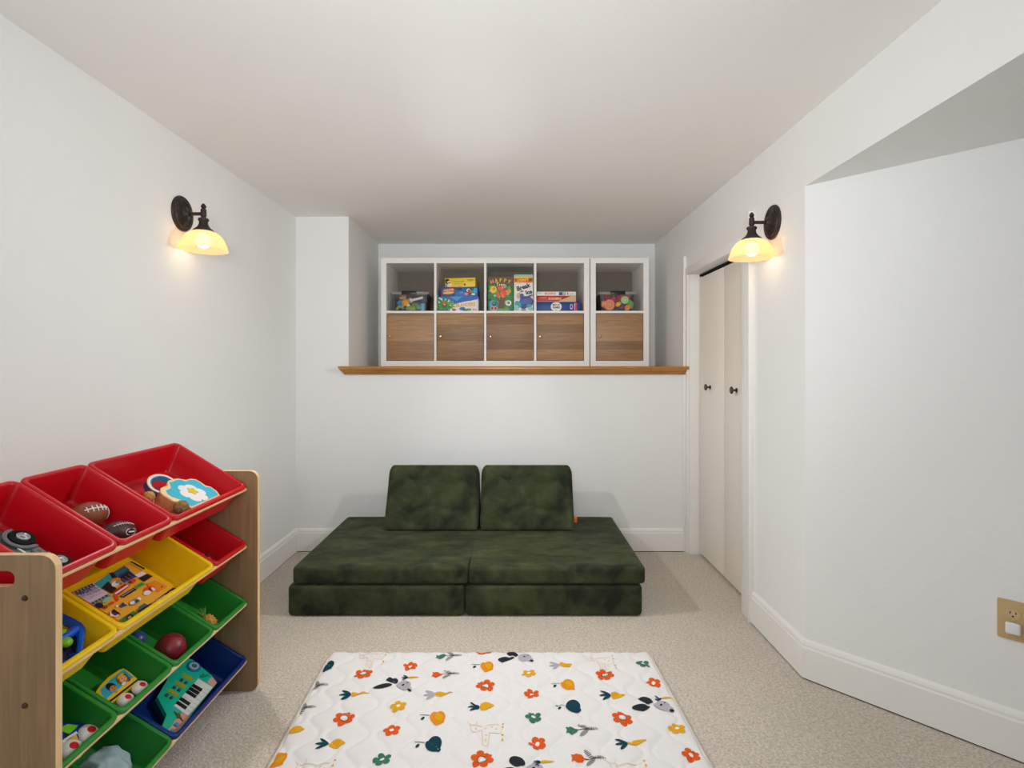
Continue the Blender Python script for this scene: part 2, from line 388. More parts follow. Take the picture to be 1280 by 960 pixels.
# closet casing and door
m = MB()
m.box((XR-.006, DY1+.024, .88), (.014, .048, 1.76), trim_m, bev=.002)
m.box((XR-.006, DY0-.05, .88), (.014, .10, 1.76), trim_m, bev=.002)
m.box((XR-.006, (DY0+DY1)/2-.015, DZ+.025), (.014, DY1-DY0+.16, .05), trim_m, bev=.002)
m.box((XR-.002, (DY0+DY1)/2-.015, DZ+.09), (.008, DY1-DY0+.17, .09), trim_m)
m.box((XR-.012, DY0-.105, .95), (.026, .014, 1.9), trim_m, bev=.003)
m.box((XR-.012, DY1+.042, .94), (.026, .012, 1.88), trim_m, bev=.003)
m.box((XR+.055, DY1-.002, DZ/2), (.11, .012, DZ), trim_m); m.box((XR+.055, DY0+.002, DZ/2), (.11, .012, DZ), trim_m)
struct(m.obj('trim_2'), 'painted casing around the closet door')
d = bpy.data.objects.new('door_1', None); COL.objects.link(d); d.matrix_world = T(XR+.06, DY0, 0); struct(d, 'cream bifold closet door with two panels')
dl = (DY1-DY0-.02)/2
for i in (0, 1):
    m = MB(); m.box((.016, .01+dl*(i+.5), .012+(DZ-.03)/2), (.032, dl-.004, DZ-.036), door_m, bev=.004)
    dp = m.obj('door_panel', d)
    m = MB(); ky = (2.885, 3.27)[i]-DY0
    m.lathe([(.0001, 0), (.012, 0), (.012, .004), (.006, .007), (.0055, .018), (.011, .022), (.019, .025), (.02, .029), (.016, .033), (.0001, .035)], knob_m, T(0, ky, 1.057) @ RY(-90), 20)
    m.obj('knob', dp)
m = MB(); m.box((.0175, dl+.01, DZ-.007), (.03, 2*dl, .012), track_shade); m.obj('track', d)
m = MB(); m.box((.09, dl+.01, DZ/2), (.01, 2*dl+.02, DZ), track_shade); m.obj('closet_shade_sheet', d)  # dark sheet standing in for the shade inside the closet

# ------------------------------------------------------------------ outlet on the angled wall
Mo = Matrix(((AD.x, 0, -AN.x, 0), (AD.y, 0, -AN.y, 0), (0, 1, 0, 0), (0, 0, 0, 1)))   # x along wall, y up, z out of wall
oc = c0+AD*.588; Mo = T(oc.x, oc.y, .417) @ Mo
alm = mat('almond_plastic', '#c2a676', .4, var=.02); alm2 = mat('almond_receptacle', '#cdb284', .35, var=.02)
o = thing('electrical_outlet', 'tan electrical outlet low on the angled wall', 'outlet', Mo)
m = MB(); m.prism(rrect(.036, .059, .003), 0, .006, alm, bev=.002); m.obj('cover_plate', o)
def recept(cy):
    m = MB(); pts = []
    for i in range(24):
        a = 2*PI*i/24; pts.append((.0172*math.cos(a), cy+max(-.0135, min(.0135, .0172*math.sin(a)))))
    m.prism(pts, .006, .008, alm2)
    m.box((-.0065, cy+.004, .0081), (.0024, .008, .001), black); m.box((.0065, cy+.004, .0081), (.0024, .0066, .001), black)
    m.ell((0, cy-.0065), .0026, .0026, black, None, .0087)
    m.obj('receptacle', o)
recept(.0195); recept(-.0195)
m = MB(); m.lathe([(.0001, .0078), (.003, .0075), (.0036, .006)], alm2, None, 12); m.obj('screw', o)
pl = tag(MB().box((0, 0, .008), (.035, .034, .016), P('white_cap_plastic', '#e9e9ec', .35), None, .005, 3).obj('outlet_cover', None, Mo @ T(0.001, -.0205, .0085)), 'small white plug cap in the lower socket of the tan outlet', 'outlet cap')

# ------------------------------------------------------------------ sconces
def sconce(wx, y, z, sgn, label):
    M = T(wx, y, z) @ (RZ(0) if sgn > 0 else RZ(180))      # local +x out of the wall
    o = thing('wall_sconce', label, 'wall lamp', M, 'bronze wall sconces')
    W = RY(90)
    m = MB(); m.lathe([(.0001, 0), (.073, 0), (.0735, .004), (.07, .009), (.066, .010), (.063, .0085), (.059, .012), (.054, .0145), (.03, .02), (.018, .023), (.014, .028), (.012, .034), (.0001, .034)], bronze, W, 40)
    for i in range(28):
        a = 2*PI*i/28; m.tube([W @ Vector((.034*math.cos(a), .034*math.sin(a), .0195)), W @ Vector((.056*math.cos(a), .056*math.sin(a), .0135))], .0022, bronze, None, 5)
    for a in (0, PI): m.lathe([(.005, .013), (.0045, .02), (.0001, .022)], bronze, T(0, .042*math.cos(a), .0) @ W, 10)
    m.obj('back_plate', o)
    m = MB(); m.tube([(.028, 0, 0), (.055, 0, 0), (.0915, 0, 0)], .0072, bronze); m.obj('arm', o)
    A = T(.0915, 0, 0)
    m = MB(); m.lathe([(.0001, .044), (.005, .041), (.0095, .034), (.0105, .028), (.0065, .022), (.0108, .018), (.0115, -.010), (.0085, -.014), (.0085, -.018), (.018, -.019), (.021, -.023), (.020, -.029), (.0165, -.034), (.0185, -.046), (.026, -.058), (.036, -.066), (.041, -.072), (.0405, -.0745), (.034, -.072), (.0001, -.068)], bronze, A, 28)
    m.obj('socket_cup', o)
    m = MB(); pr = [(.034, -.0715), (.052, -.079), (.067, -.091), (.079, -.108), (.087, -.128), (.093, -.148), (.0955, -.153), (.0925, -.1525), (.0845, -.129), (.0765, -.109), (.065, -.0935), (.051, -.082), (.034, -.0745)]
    m.lathe(pr, glass_m, A, 40); m.obj('glass_shade', o)
    m = MB(); m.ball((.0915, 0, -.113), .030, bulb_m, None, 3, (1, 1, 1.05)); m.lathe([(.012, -.092), (.012, -.07)], bronze, A, 14); m.obj('bulb', o)
    li = bpy.data.lights.new('sconce_light', 'POINT'); li.energy = .12; li.color = (1, .76, .5); li.shadow_soft_size = .03
    la = bpy.data.lights.new('sconce_beam', 'AREA'); la.shape = 'DISK'; la.size = .06; la.spread = math.radians(128); la.energy = SCONCE; la.color = (.97, .98, .985)
    lb = bpy.data.objects.new('sconce_beam', la); COL.objects.link(lb); lb.location = M @ Vector((.212, 0, -.165))
    lb.rotation_euler = (M.to_3x3() @ Vector((.9, -.12*sgn, -.55))).to_track_quat('-Z', 'Y').to_euler()
    lo = bpy.data.objects.new('sconce_light', li); COL.objects.link(lo); lo.location = M @ Vector((.0915, 0, -.145))
sconce(XL, 2.304, 1.82, 1, 'lit bronze wall sconce with cream glass bell shade on the left wall')
sconce(XR, 2.357, 1.798, -1, 'lit bronze wall sconce with cream glass bell shade beside the closet door')

# ------------------------------------------------------------------ cube shelving units in the niche
KY, KD = 3.876, .385
def unit(x0, ncol, label):
    tk, tn, cell, = .038, .016, .335
    w = 2*tk+ncol*cell+(ncol-1)*tn; h = 2*tk+2*cell+tn
    o = thing('shelving_unit', label, 'shelving unit', T(x0, KY, ZT), None)
    m = MB()
    m.box((tk/2, KD/2, h/2), (tk, KD, h), unit_m); m.box((w-tk/2, KD/2, h/2), (tk, KD, h), unit_m)
    m.box((w/2, KD/2, tk/2), (w-2*tk, KD, tk), unit_m); m.box((w/2, KD/2, h-tk/2), (w-2*tk, KD, tk), unit_m)
    m.obj('frame', o)
    m = MB(); m.box((w/2, KD/2, tk+cell+tn/2), (w-2*tk, KD-.002, tn), unit_m); m.obj('shelf', o)
    m = MB(); m.box((w/2, KD-.004, h/2), (w-2*tk, .006, h-2*tk), mat('cell_shade_taupe', '#7d7265', .6, .3)); m.obj('cell_shade_panel', o)  # added panel; its dark tone stands in for shade inside the cells
    for i in range(1, ncol):
        m = MB(); xx = tk+i*(cell+tn)-tn/2
        for zz in (tk+cell/2, tk+cell*1.5+tn): m.box((xx, KD/2, zz), (tn, KD-.002, cell), unit_m)
        m.obj('divider', o)
    for i in range(ncol):
        xx = tk+i*(cell+tn)
        m = MB(); m.box((xx+cell/2, .012, tk+cell/2), (cell-.006, .018, cell-.006), oak_m, bev=.0015)
        m.box((xx+cell/2, .15, tk+cell/2), (cell-.008, .25, cell-.008), unit_m)
        dr = m.obj('door', o)
        m = MB(); m.lathe([(.006, 0), (.005, .008), (.0085, .012), (.0085, .017), (.005, .021), (.0001, .0215)], mat('brass_knob', '#c9b48a', .22, .5, metal=.9), T(xx+.028, .003, tk+cell/2+.003) @ RX(90), 16); m.obj('knob', dr)
    return o
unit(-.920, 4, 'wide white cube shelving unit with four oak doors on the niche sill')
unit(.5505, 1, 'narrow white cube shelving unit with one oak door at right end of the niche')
SH = ZT+.038+.335+.016            # top of the middle shelf
FX = Matrix(((1, 0, 0, 0), (0, 0, -1, 0), (0, 1, 0, 0), (0, 0, 0, 1)))   # local xy -> world xz, local z -> toward the camera
def cellx(i): return -.920+.038+i*.351+.335/2
cx5 = .5505+.038+.335/2

# ---- games: a box thing, art on its front face (local x right, y up, z towards the room)
def game(name, label, cat, cx, y, z0, w, h, dep, base_m, side=None, yaw=0, roll=0, group=None):
    M = T(cx, y, z0) @ RZ(yaw) @ RY(roll)
    m = MB(); m.box((0, dep/2, h/2), (w, dep, h), base_m, bev=.0012)
    return m, M @ T(0, -.0006, 0) @ FX, M, dict(name=name, label=label, cat=cat, group=group)
def fin(m, M, info):
    return tag(m.obj(info['name'], None, M), info['label'], info['cat'], info['group'])
A = FX                                # art matrix inside the box's own space
ART = lambda z=.0008: T(0, -z, 0) @ FX
G = {n: mat('print_'+n, c, .45, var=.04, scale=80) for n, c in dict(yellow='#f2d21c', orange='#f08c1a', red='#c81e22', blue='#1167b8', sky='#39a3d8', green='#2f8a34', leaf='#59a832', dark='#1c1c22', white='#f0eeea', cream='#f3dfb4', purple='#5a4a96', brown='#6a3c22', teal='#2aa7a8', navy='#143f86', tan='#d9b48c', pink='#e08a96', lilac='#d9cfe0', grey='#8f928f', fire='#e8501a', dteal='#2b6f78', mint='#8ccfb4', dgrey='#44474a').items()}
def blobs(m, pts, z=.0008):
    for x, y, rx, ry, c, *r in pts: m.ell((x, y), rx, ry, G[c], ART(z), 0, 14, math.radians(r[0]) if r else 0); z += .00008
def leafs(m, x, y, r, n, c, z=.001, a0=0):
    for i in range(n):
        a = a0+2*PI*i/n; m.ell((x+r*.6*math.cos(a), y+r*.6*math.sin(a)), r*.5, r*.16, G[c], ART(z), 0, 8, a); z += .00003

c2 = cellx(1)
m, _, M, inf = game('board_game', 'white and blue board game box with jungle leaves, bottom of the left stack', 'board game', c2-.019, 3.93, SH, .284, .107, .27, G['white'])
m.poly([(-.1415, .107), (.1415, .107), (.1415, .088), (.09, .078), (.04, .07), (-.02, .055), (-.045, .062), (-.06, .085), (-.1415, .1)], G['blue'], ART())
m.poly([(-.06, .107), (.03, .107), (-.01, .075)], G['sky'], ART(.001))
for x, y, r, c in ((-.1, .05, .055, 'green'), (-.12, .02, .04, 'green'), (-.055, .045, .035, 'leaf'), (-.09, .015, .035, 'dteal')): leafs(m, x, y, r, 9, c, .0012, .3)
blobs(m, [(-.098, .05, .017, .019, 'brown'), (-.1, .056, .013, .012, 'fire'), (-.096, .049, .007, .005, 'tan'), (-.03, .012, .014, .008, 'red'), (.03, .02, .022, .012, 'blue'), (.075, .014, .02, .009, 'leaf'), (.05, .01, .02, .006, 'brown'), (.11, .014, .008, .006, 'pink'), (.125, .014, .005, .006, 'pink')], .0016)
m.text('ISLANDERS', (.05, .047), .034, G['orange'], ART(.0022), 0, .08, .82, .0012)
m.text('ISLANDERS', (.051, .047), .034, G['yellow'], ART(.0024), 0, .08, .80, -.0003)
fin(m, M, inf)
m, _, M, inf = game('board_game', 'dark blue board game box with cartoon art, middle of the left stack', 'board game', c2-.013, 3.945, SH+.1075, .262, .069, .25, G['blue'])
m.poly([(-.131, 0), (-.131, .069), (-.02, .069), (-.035, 0)], G['navy'], ART())
blobs(m, [(-.075, .037, .05, .026, 'brown', 6), (-.075, .04, .046, .021, 'red', 6), (-.078, .028, .042, .01, 'tan', 4), (.0, .055, .022, .008, 'dark'), (.015, .03, .016, .006, 'sky'), (.07, .04, .024, .025, 'dark', 20), (.066, .045, .015, .014, 'white', 10), (.072, .034, .013, .012, 'red'), (.05, .02, .014, .01, 'pink'), (.092, .036, .009, .012, 'leaf'), (.115, .045, .014, .02, 'sky'), (.1, .018, .014, .007, 'white'), (.063, .047, .004, .005, 'dark'), (.072, .05, .004, .005, 'dark')], .001)
m.text('MONSTER', (-.075, .047), .019, G['cream'], ART(.0022), 0, .1, .85, .0006); m.text('STREAK', (-.075, .028), .018, G['yellow'], ART(.0022), 0, .06, .85, .0006)
fin(m, M, inf)
m, _, M, inf = game('board_game', 'yellow board game box on top of the left stack', 'board game', c2-.0075, 3.95, SH+.177, .219, .066, .2, G['yellow'], roll=-1.2, yaw=-3)
blobs(m, [(-.092, .05, .016, .012, 'dark'), (-.09, .036, .017, .012, 'dark'), (-.083, .04, .012, .005, 'white', 20), (-.1, .014, .009, .015, 'grey'), (-.075, .016, .018, .014, 'cream'), (.033, .018, .007, .008, 'brown'), (.0, .006, .02, .003, 'orange')], .001)
m.ell((.075, .047), .021, .0075, G['red'], ART(.0015)); m.text('HABA', (.075, .047), .012, G['yellow'], ART(.002), 0, 0, 1, .0004)
m.text('Animal upon animal', (-.01, .042), .0125, G['dark'], ART(.0015), 0, .05, .85); m.text('Tier auf Tier', (-.01, .026), .0125, G['dark'], ART(.0015), 0, .08, .95)
fin(m, M, inf)
c3 = cellx(2)
m, _, M, inf = game('board_game', 'upright board game box picturing an orange tree in a jungle', 'board game', c3-.068, 3.92, SH, .179, .246, .06, G['green'])
m.poly([(-.0885, .246), (.0885, .246), (.0885, .2), (.03, .17), (-.0885, .19)], G['brown'], ART())
random.seed(3)
for i in range(46): blobs(m, [(random.uniform(-.078, .078), random.uniform(.02, .19), random.uniform(.006, .016), random.uniform(.005, .012), random.choice(['leaf', 'green', 'dteal', 'leaf', 'dark', 'mint']), random.uniform(0, 90))], .001+i*.00001)
blobs(m, [(-.055, .05, .028, .03, 'sky'), (-.045, .055, .015, .017, 'dark'), (-.047, .058, .008, .009, 'leaf'), (.055, .06, .022, .02, 'white'), (.052, .063, .012, .012, 'tan'), (.058, .06, .006, .008, 'dark'), (-.048, .02, .03, .018, 'pink'), (-.06, .022, .007, .007, 'dark'), (-.036, .022, .007, .007, 'dark'), (.02, .015, .045, .014, 'leaf'), (-.052, .155, .024, .026, 'yellow'), (-.048, .16, .01, .011, 'orange'), (.06, .143, .014, .015, 'orange')], .0018)
m.poly([(-.02, .02), (-.012, .06), (-.032, .1), (-.018, .098), (-.004, .08), (.0, .105), (.01, .105), (.012, .08), (.03, .1), (.04, .098), (.022, .06), (.026, .02)], G['brown'], ART(.0032))
random.seed(5)
for i in range(34):
    a = random.uniform(0, 6.28); r = random.uniform(0, 1)**.5
    blobs(m, [(.006+.04*r*math.cos(a), .14+.042*r*math.sin(a), .012, .008, random.choice(['fire', 'fire', 'orange', 'red']), math.degrees(a))], .0034+i*.00002)
for i, ch in enumerate('HAPPY'):
    a = (i-2)*.17; m.text(ch, (.0+.19*math.sin(a)*.95, .03+.19*math.cos(a)), .038, G['brown'], ART(.0046), 0, -a, .9, .003); m.text(ch, (.19*math.sin(a)*.95, .03+.19*math.cos(a)), .038, G['yellow'], ART(.005), 0, -a, .9, .0005)
m.text('Tree', (0, .189), .036, G['brown'], ART(.0046), 0, 0, .95, .0025); m.text('Tree', (0, .189), .036, G['cream'], ART(.005), 0, 0, .95, .0003)
fin(m, M, inf)
m, _, M, inf = game('board_game', 'tall white board game box reading Don\'t Break the Ice', 'board game', c3+.0945, 3.92, SH, .136, .262, .06, G['white'])
m.poly([(-.067, .262), (.067, .262), (.067, .247), (-.067, .247)], G['mint'], ART())
m.poly([(-.067, .247), (.067, .247), (.067, .205), (.04, .2), (.0, .207), (-.03, .198), (-.067, .203)], G['yellow'], ART(.001))
m.poly([(-.067, .236), (.067, .24), (.067, .209), (.03, .205), (-.067, .21)], G['fire'], ART(.0014)); blobs(m, [(-.04, .222, .02, .012, 'red'), (.05, .224, .014, .01, 'brown')], .0018)
m.text("DON'T", (-.005, .222), .026, G['yellow'], ART(.0024), 0, 0, 1, .0008)
m.text('Break', (-.002, .172), .044, G['dark'], ART(.0024), 0, .32, .92, .0018); m.text('the', (-.012, .143), .018, G['dark'], ART(.0024), 0, .15, 1, .0006); m.text('Ice', (.037, .136), .04, G['dark'], ART(.0024), 0, .2, 1, .0018)
blobs(m, [(-.042, .155, .011, .012, 'yellow'), (-.03, .11, .02, .024, 'tan'), (-.012, .108, .016, .02, 'purple'), (.045, .11, .024, .006, 'dgrey', 20), (.02, .068, .05, .042, 'navy'), (.03, .075, .03, .026, 'purple'), (.0, .07, .02, .02, 'blue'), (-.04, .05, .022, .028, 'teal', 40), (-.05, .025, .018, .02, 'mint'), (.04, .04, .02, .012, 'teal'), (.0, .03, .02, .014, 'navy'), (.05, .02, .018, .012, 'mint'), (.0, .01, .02, .004, 'dgrey')], .001)
fin(m, M, inf)
c4 = cellx(3)
m, _, M, inf = game('board_game', 'dark blue board game box with white circle, bottom of the right stack', 'board game', c4-.008, 3.93, SH, .315, .068, .3, G['navy'])
m.ell((-.016, .034), .039, .0335, G['white'], ART(), 0, 24); m.text('MEGA', (-.016, .047), .02, G['red'], ART(.0012), 0, 0, 1, .0006); m.text('GAMES', (-.016, .029), .018, G['dark'], ART(.0012), 0, 0, .9, .0006); m.text('2-6', (-.016, .011), .012, G['dark'], ART(.0012))
blobs(m, [(.092, .034, .01, .02, 'lilac'), (.092, .036, .006, .012, 'navy')], .001)
m.poly([(.11, .008), (.132, .008), (.132, .06), (.11, .06)], G['pink'], ART()); m.poly([(.118, .012), (.134, .012), (.134, .056), (.122, .056)], G['red'], ART(.0012))
fin(m, M, inf)
m, _, M, inf = game('board_game', 'red board game box in the middle of the right stack', 'board game', c4-.0215, 3.935, SH+.0685, .28, .045, .27, G['red'])
m.poly([(.0, .001), (.139, .001), (.139, .044), (.1, .042)], G['tan'], ART()); m.poly([(-.139, .003), (.02, .003), (.02, .006), (-.139, .006)], G['pink'], ART(.001))
m.poly([(-.12, .028), (-.07, .029), (-.07, .033), (-.12, .032)], G['tan'], ART(.001))
m.text('SCRABBLE', (-.012, .024), .021, G['cream'], ART(.0014), 0, 0, .95, .0005)
fin(m, M, inf)
m, _, M, inf = game('board_game', 'thin white board game box on top of the right stack', 'board game', c4-.0215, 3.94, SH+.114, .278, .029, .26, G['white'])
m.text('SEQUENCE', (-.045, .0145), .02, G['orange'], ART(.001), 0, 0, .78, .0009); m.poly([(.018, .003), (.065, .003), (.065, .026), (.018, .026)], G['dgrey'], ART()); m.poly([(.043, .005), (.063, .005), (.063, .028), (.043, .028)], G['mint'], ART(.001))
blobs(m, [(.08, .015, .005, .01, 'fire')]); m.text('game', (.11, .014), .014, G['grey'], ART(.001)); m.text('travel', (-.118, .019), .01, G['dgrey'], ART(.001))
fin(m, M, inf)

# ---- clear storage boxes with latches
clearm = clear_plastic('clear_plastic', .02, .05); lidm = clear_plastic('cloudy_lid_plastic', .30, .38)
def clearbox(cx, y, label):
    o = thing('storage_box', label, 'storage box', T(cx, y, SH), 'clear latch boxes on the shelves')
    m = MB(); h = .122; a = (.112, .13); b = (.126, .145)
    R = lambda k, z, d=0: [(x, yy, z) for x, yy in rrect(a[0]+(b[0]-a[0])*k-d, a[1]+(b[1]-a[1])*k-d, .02)]
    loops(m, [R(0, 0), R(1, h), R(1, h, .0025), R(0, .003, .0025)], clearm, None, True, True); m.obj('tub', o)
    m = MB(); rr = lambda d, z: [(x, yy, z) for x, yy in rrect(.136+d, .152+d, .022)]
    loops(m, [rr(-.002, h-.006), rr(.002, h), rr(.001, h+.011), rr(-.012, h+.014), rr(-.02, h+.009)], lidm, None, True, True); m.obj('lid', o)
    m = MB(); m.box((-.003, -.155, h+.004), (.106, .01, .024), black, bev=.003); m.box((-.003, -.15, h+.015), (.106, .024, .005), black, bev=.002); m.obj('latch', o)
    return T(cx, y, SH+.0035)
def toy(M, name, label, cat, *parts):
    m = MB()
    for fn in parts: fn(m)
    tag(m.obj(name, None, M), label, cat)
B1 = clearbox(cellx(0)-.006, 4.03, 'clear latch box of mixed toy pieces at the left end of the shelf')
yf = -.115
c_y = P('toy_amber', '#f2a81e'); c_b = P('toy_blue', '#2a7fb0'); c_lb = P('toy_light_blue', '#5fb4d8'); c_gr = P('toy_olive_green', '#7d9a30'); c_g2 = P('toy_green', '#4f8a3c'); c_o = P('toy_peach', '#e8a878'); c_p = P('toy_violet', '#6a4f86'); c_w = P('toy_cream', '#efe6cc')
toy(B1 @ T(-.028, -.1, .052) @ RY(-38), 'toy_mushroom', 'amber and cream toy mushroom at front of the left clear box', 'toy', lambda m: m.lathe([(.0001, .036), (.018, .032), (.03, .018), (.034, 0), (.03, -.008), (.0001, -.008)], c_y, None, 20), lambda m: m.lathe([(.014, -.008), (.013, -.034), (.016, -.044), (.0001, -.046)], c_w, None, 14))
toy(B1 @ T(.025, -.085, .083) @ RY(-14), 'toy_wrench', 'white rod-shaped toy with round end lying across the left clear box', 'toy', lambda m: m.box((.02, 0, 0), (.085, .018, .018), white, None, .006), lambda m: m.ball((-.03, 0, 0), .019, white))
toy(B1 @ T(-.068, -.07, .06) @ RY(25), 'toy_block', 'blue wedge toy block at left inside the left clear box', 'toy block', lambda m: m.prism([(-.03, -.02), (.03, -.02), (.025, .012), (.0, .024), (-.025, .005)], -.02, .02, c_b, RX(90), .003))
toy(B1 @ T(-.078, -.075, .024) @ RY(-8), 'toy_arch', 'olive toy arch low at left inside the left clear box', 'toy block', lambda m: m.prism([(.03*math.cos(a*PI/10), .03*math.sin(a*PI/10)-.012) for a in range(11)]+[(.014*math.cos(a*PI/10), .014*math.sin(a*PI/10)-.012) for a in range(10, -1, -1)], -.02, .02, c_gr, RX(90)))
toy(B1 @ T(.038, -.095, .032) @ RY(30), 'toy_leaf', 'green toy leaf at front inside the left clear box', 'toy', lambda m: m.prism([(-.04, 0), (-.02, .022), (.01, .026), (.045, .004), (.015, -.02), (-.02, -.018)], -.012, .012, c_g2, RX(90), .004))
toy(B1 @ T(.002, -.105, .018), 'toy_brick', 'yellow green toy brick at bottom of the left clear box', 'toy block', lambda m: m.box((0, 0, 0), (.07, .03, .03), c_gr, None, .004), lambda m: [m.lathe([(.007, .014), (.007, .02), (.0001, .021)], c_gr, T(x, 0, 0), 12) for x in (-.02, 0, .02)])
toy(B1 @ T(.085, -.1, .0), 'toy_cup', 'light blue toy cup at right inside the left clear box', 'toy', lambda m: m.lathe([(.0001, .0), (.017, .001), (.019, .045), (.0205, .047), (.0205, .05), (.018, .05), (.016, .004), (.0001, .004)], c_lb, None, 20))
toy(B1 @ T(-.065, -.04, .1) @ RY(20), 'toy_carrot', 'peach toy piece high at left inside the left clear box', 'toy', lambda m: m.lathe([(.0001, -.03), (.008, -.022), (.016, .01), (.014, .02), (.0001, .022)], c_o, RY(70), 14))
toy(B1 @ T(.03, -.03, .052) @ RZ(20), 'toy_ring', 'violet toy ring in the middle of the left clear box', 'toy', lambda m: m.tube([(.026*math.cos(a*PI/10), 0, .026*math.sin(a*PI/10)) for a in range(20)], .011, c_p, None, 8, True))
toy(B1 @ T(.09, -.06, .075), 'toy_gear', 'dark blue toy gear at right inside the left clear box', 'toy', lambda m: m.prism([((.026 if i % 2 else .02)*math.cos(i*PI/9), (.026 if i % 2 else .02)*math.sin(i*PI/9)) for i in range(18)], -.01, .01, navy, RX(90)))
B2 = clearbox(cx5-.01, 4.03, 'clear latch box of play food in the narrow shelving unit')
f_r = P('play_tomato_red', '#c8283a'); f_or = P('play_orange', '#e8743a'); f_ol = P('play_orange_flesh', '#f0a070'); f_g = P('play_green', '#6fae3c'); f_gl = P('play_pale_green', '#cfe6a8'); f_pk = P('play_magenta', '#c83078'); f_pu = P('play_purple', '#6a2f66'); f_y = P('play_yellow', '#f0c020'); f_ro = P('play_rose', '#e0466a')
def slice_(m, r, rim, inner, t=.008):
    m.lathe([(.0001, -t), (r, -t), (r, t), (r*.86, t+.0005)], rim, RX(90), 24); m.lathe([(r*.86, t), (.0001, t+.0003)], inner, RX(90), 24)
    for i in range(8):
        a = i*PI/4; m.ell((r*.5*math.cos(a), r*.5*math.sin(a)), r*.24, r*.1, rim, RX(90), t+.0012, 8, a)
toy(B2 @ T(-.055, -.108, .042) @ RX(-8), 'play_orange_slice', 'round play orange slice at front left of the play food box', 'play food', lambda m: slice_(m, .04, f_or, f_ol))
toy(B2 @ T(-.09, -.09, .05), 'play_peach', 'pale orange play fruit at far left of the play food box', 'play food', lambda m: m.ball((0, 0, 0), .026, f_ol, None, 3), lambda m: m.tube([(0, 0, .024), (.003, 0, .034)], .002, hair1))
toy(B2 @ T(.055, -.103, .078), 'play_cucumber_slice', 'round green play cucumber slice in the play food box', 'play food', lambda m: slice_(m, .029, f_g, f_gl))
toy(B2 @ T(.094, -.09, .05), 'play_pear', 'green play pear at right of the play food box', 'play food', lambda m: m.lathe([(.0001, -.034), (.02, -.03), (.029, -.012), (.024, .01), (.014, .026), (.006, .034), (.0001, .035)], f_g, None, 20), lambda m: m.tube([(0, 0, .033), (.004, 0, .046)], .002, hair1))
toy(B2 @ T(.012, -.1, .048), 'play_lemon', 'yellow play lemon low in the middle of the play food box', 'play food', lambda m: m.lathe([(.0001, -.026), (.005, -.022), (.017, -.012), (.02, 0), (.017, .012), (.005, .022), (.0001, .026)], f_y, RY(60), 18))
toy(B2 @ T(.022, -.085, .098), 'play_pepper', 'red play chilli pointing up in the middle of the play food box', 'play food', lambda m: m.lathe([(.0001, .034), (.006, .02), (.014, -.004), (.016, -.02), (.0001, -.026)], f_r, None, 16), lambda m: m.tube([(0, 0, -.025), (.0, 0, -.035)], .003, f_g))
toy(B2 @ T(-.02, -.08, .085), 'play_beet', 'magenta play beet in the middle of the play food box', 'play food', lambda m: m.lathe([(.0001, -.034), (.006, -.025), (.024, -.006), (.022, .012), (.0001, .02)], f_pk, None, 18), lambda m: m.tube([(0, 0, .018), (.006, 0, .034)], .003, f_g))
toy(B2 @ T(.035, -.105, .026), 'play_plum', 'dark purple play plum at bottom of the play food box', 'play food', lambda m: m.ball((0, 0, 0), .023, f_pu, None, 3, (1.1, 1, .95)), lambda m: m.tube([(0, 0, .02), (.002, 0, .03)], .0015, hair1))
toy(B2 @ T(.072, -.108, .022), 'play_carrot_slice', 'small orange play slice at bottom right of the play food box', 'play food', lambda m: slice_(m, .02, f_or, P('play_carrot', '#f08c30')))
toy(B2 @ T(.045, -.045, .105), 'play_apple', 'rose red play apple at top of the play food box', 'play food', lambda m: m.lathe([(.0001, -.026), (.012, -.028), (.027, -.012), (.031, .006), (.024, .022), (.01, .025), (.0001, .018)], f_ro, None, 20), lambda m: m.tube([(0, 0, .018), (.003, 0, .034)], .0018, hair1))
toy(B2 @ T(-.06, -.04, .098), 'play_strawberry', 'dark red play strawberry at upper left of the play food box', 'play food', lambda m: m.lathe([(.0001, -.03), (.01, -.022), (.024, .004), (.02, .018), (.0001, .022)], f_r, None, 18), lambda m: [m.ell((.01*math.cos(i*1.26), .01*math.sin(i*1.26)), .01, .004, f_g, None, .022+i*.0002, 8, i*1.26) for i in range(5)])
toy(B2 @ T(.088, -.05, .104), 'play_radish', 'pink play radish at upper right of the play food box', 'play food', lambda m: m.lathe([(.0001, -.032), (.004, -.024), (.02, -.006), (.02, .01), (.0001, .018)], f_pk, None, 18), lambda m: m.tube([(0, 0, .016), (.0, 0, .028)], .003, f_g))

# ------------------------------------------------------------------ green foam couch
def slab(name, label, x0, xm, x1, y0, y1, z0, z1, r, seed, puff, seam):
    o = thing(name, label, 'couch cushion', T((x0+x1)/2, (y0+y1)/2, z0))
    for a, b, k in ((x0, xm-.0006, 0), (xm+.0006, x1, 1)):
        m = MB(); softbox(m, ((a+b)/2-(x0+x1)/2, 0, (z1-z0)/2), (b-a, y1-y0, z1-z0), r, suede_m, None, 26, puff, seed+k*3, .0025, seam*(1 if k == 0 else -1))
        h = m.obj('cushion_half', o)
        m = MB(); hx = (b-a)/2-.004; cx = (a+b)/2-(x0+x1)/2; hy = (y1-y0)/2-.004
        m.tube([(cx+x, y, .018) for x, y in rrect(hx+.001, hy+.001, r)], .0028, suede_m, None, 6, True); m.obj('seam_piping', h)
slab('couch_base', 'dark green suede couch base lying on the carpet under the seat mattress', -1.062, -.222, .618, 2.605, 3.49, 0, .148, .022, 1, 0, 0)
slab('seat_mattress', 'dark green suede seat mattress folded in two halves on the couch base', -1.042, -.206, .634, 2.612, 3.485, .1485, .234, .02, 9, .005, 1)
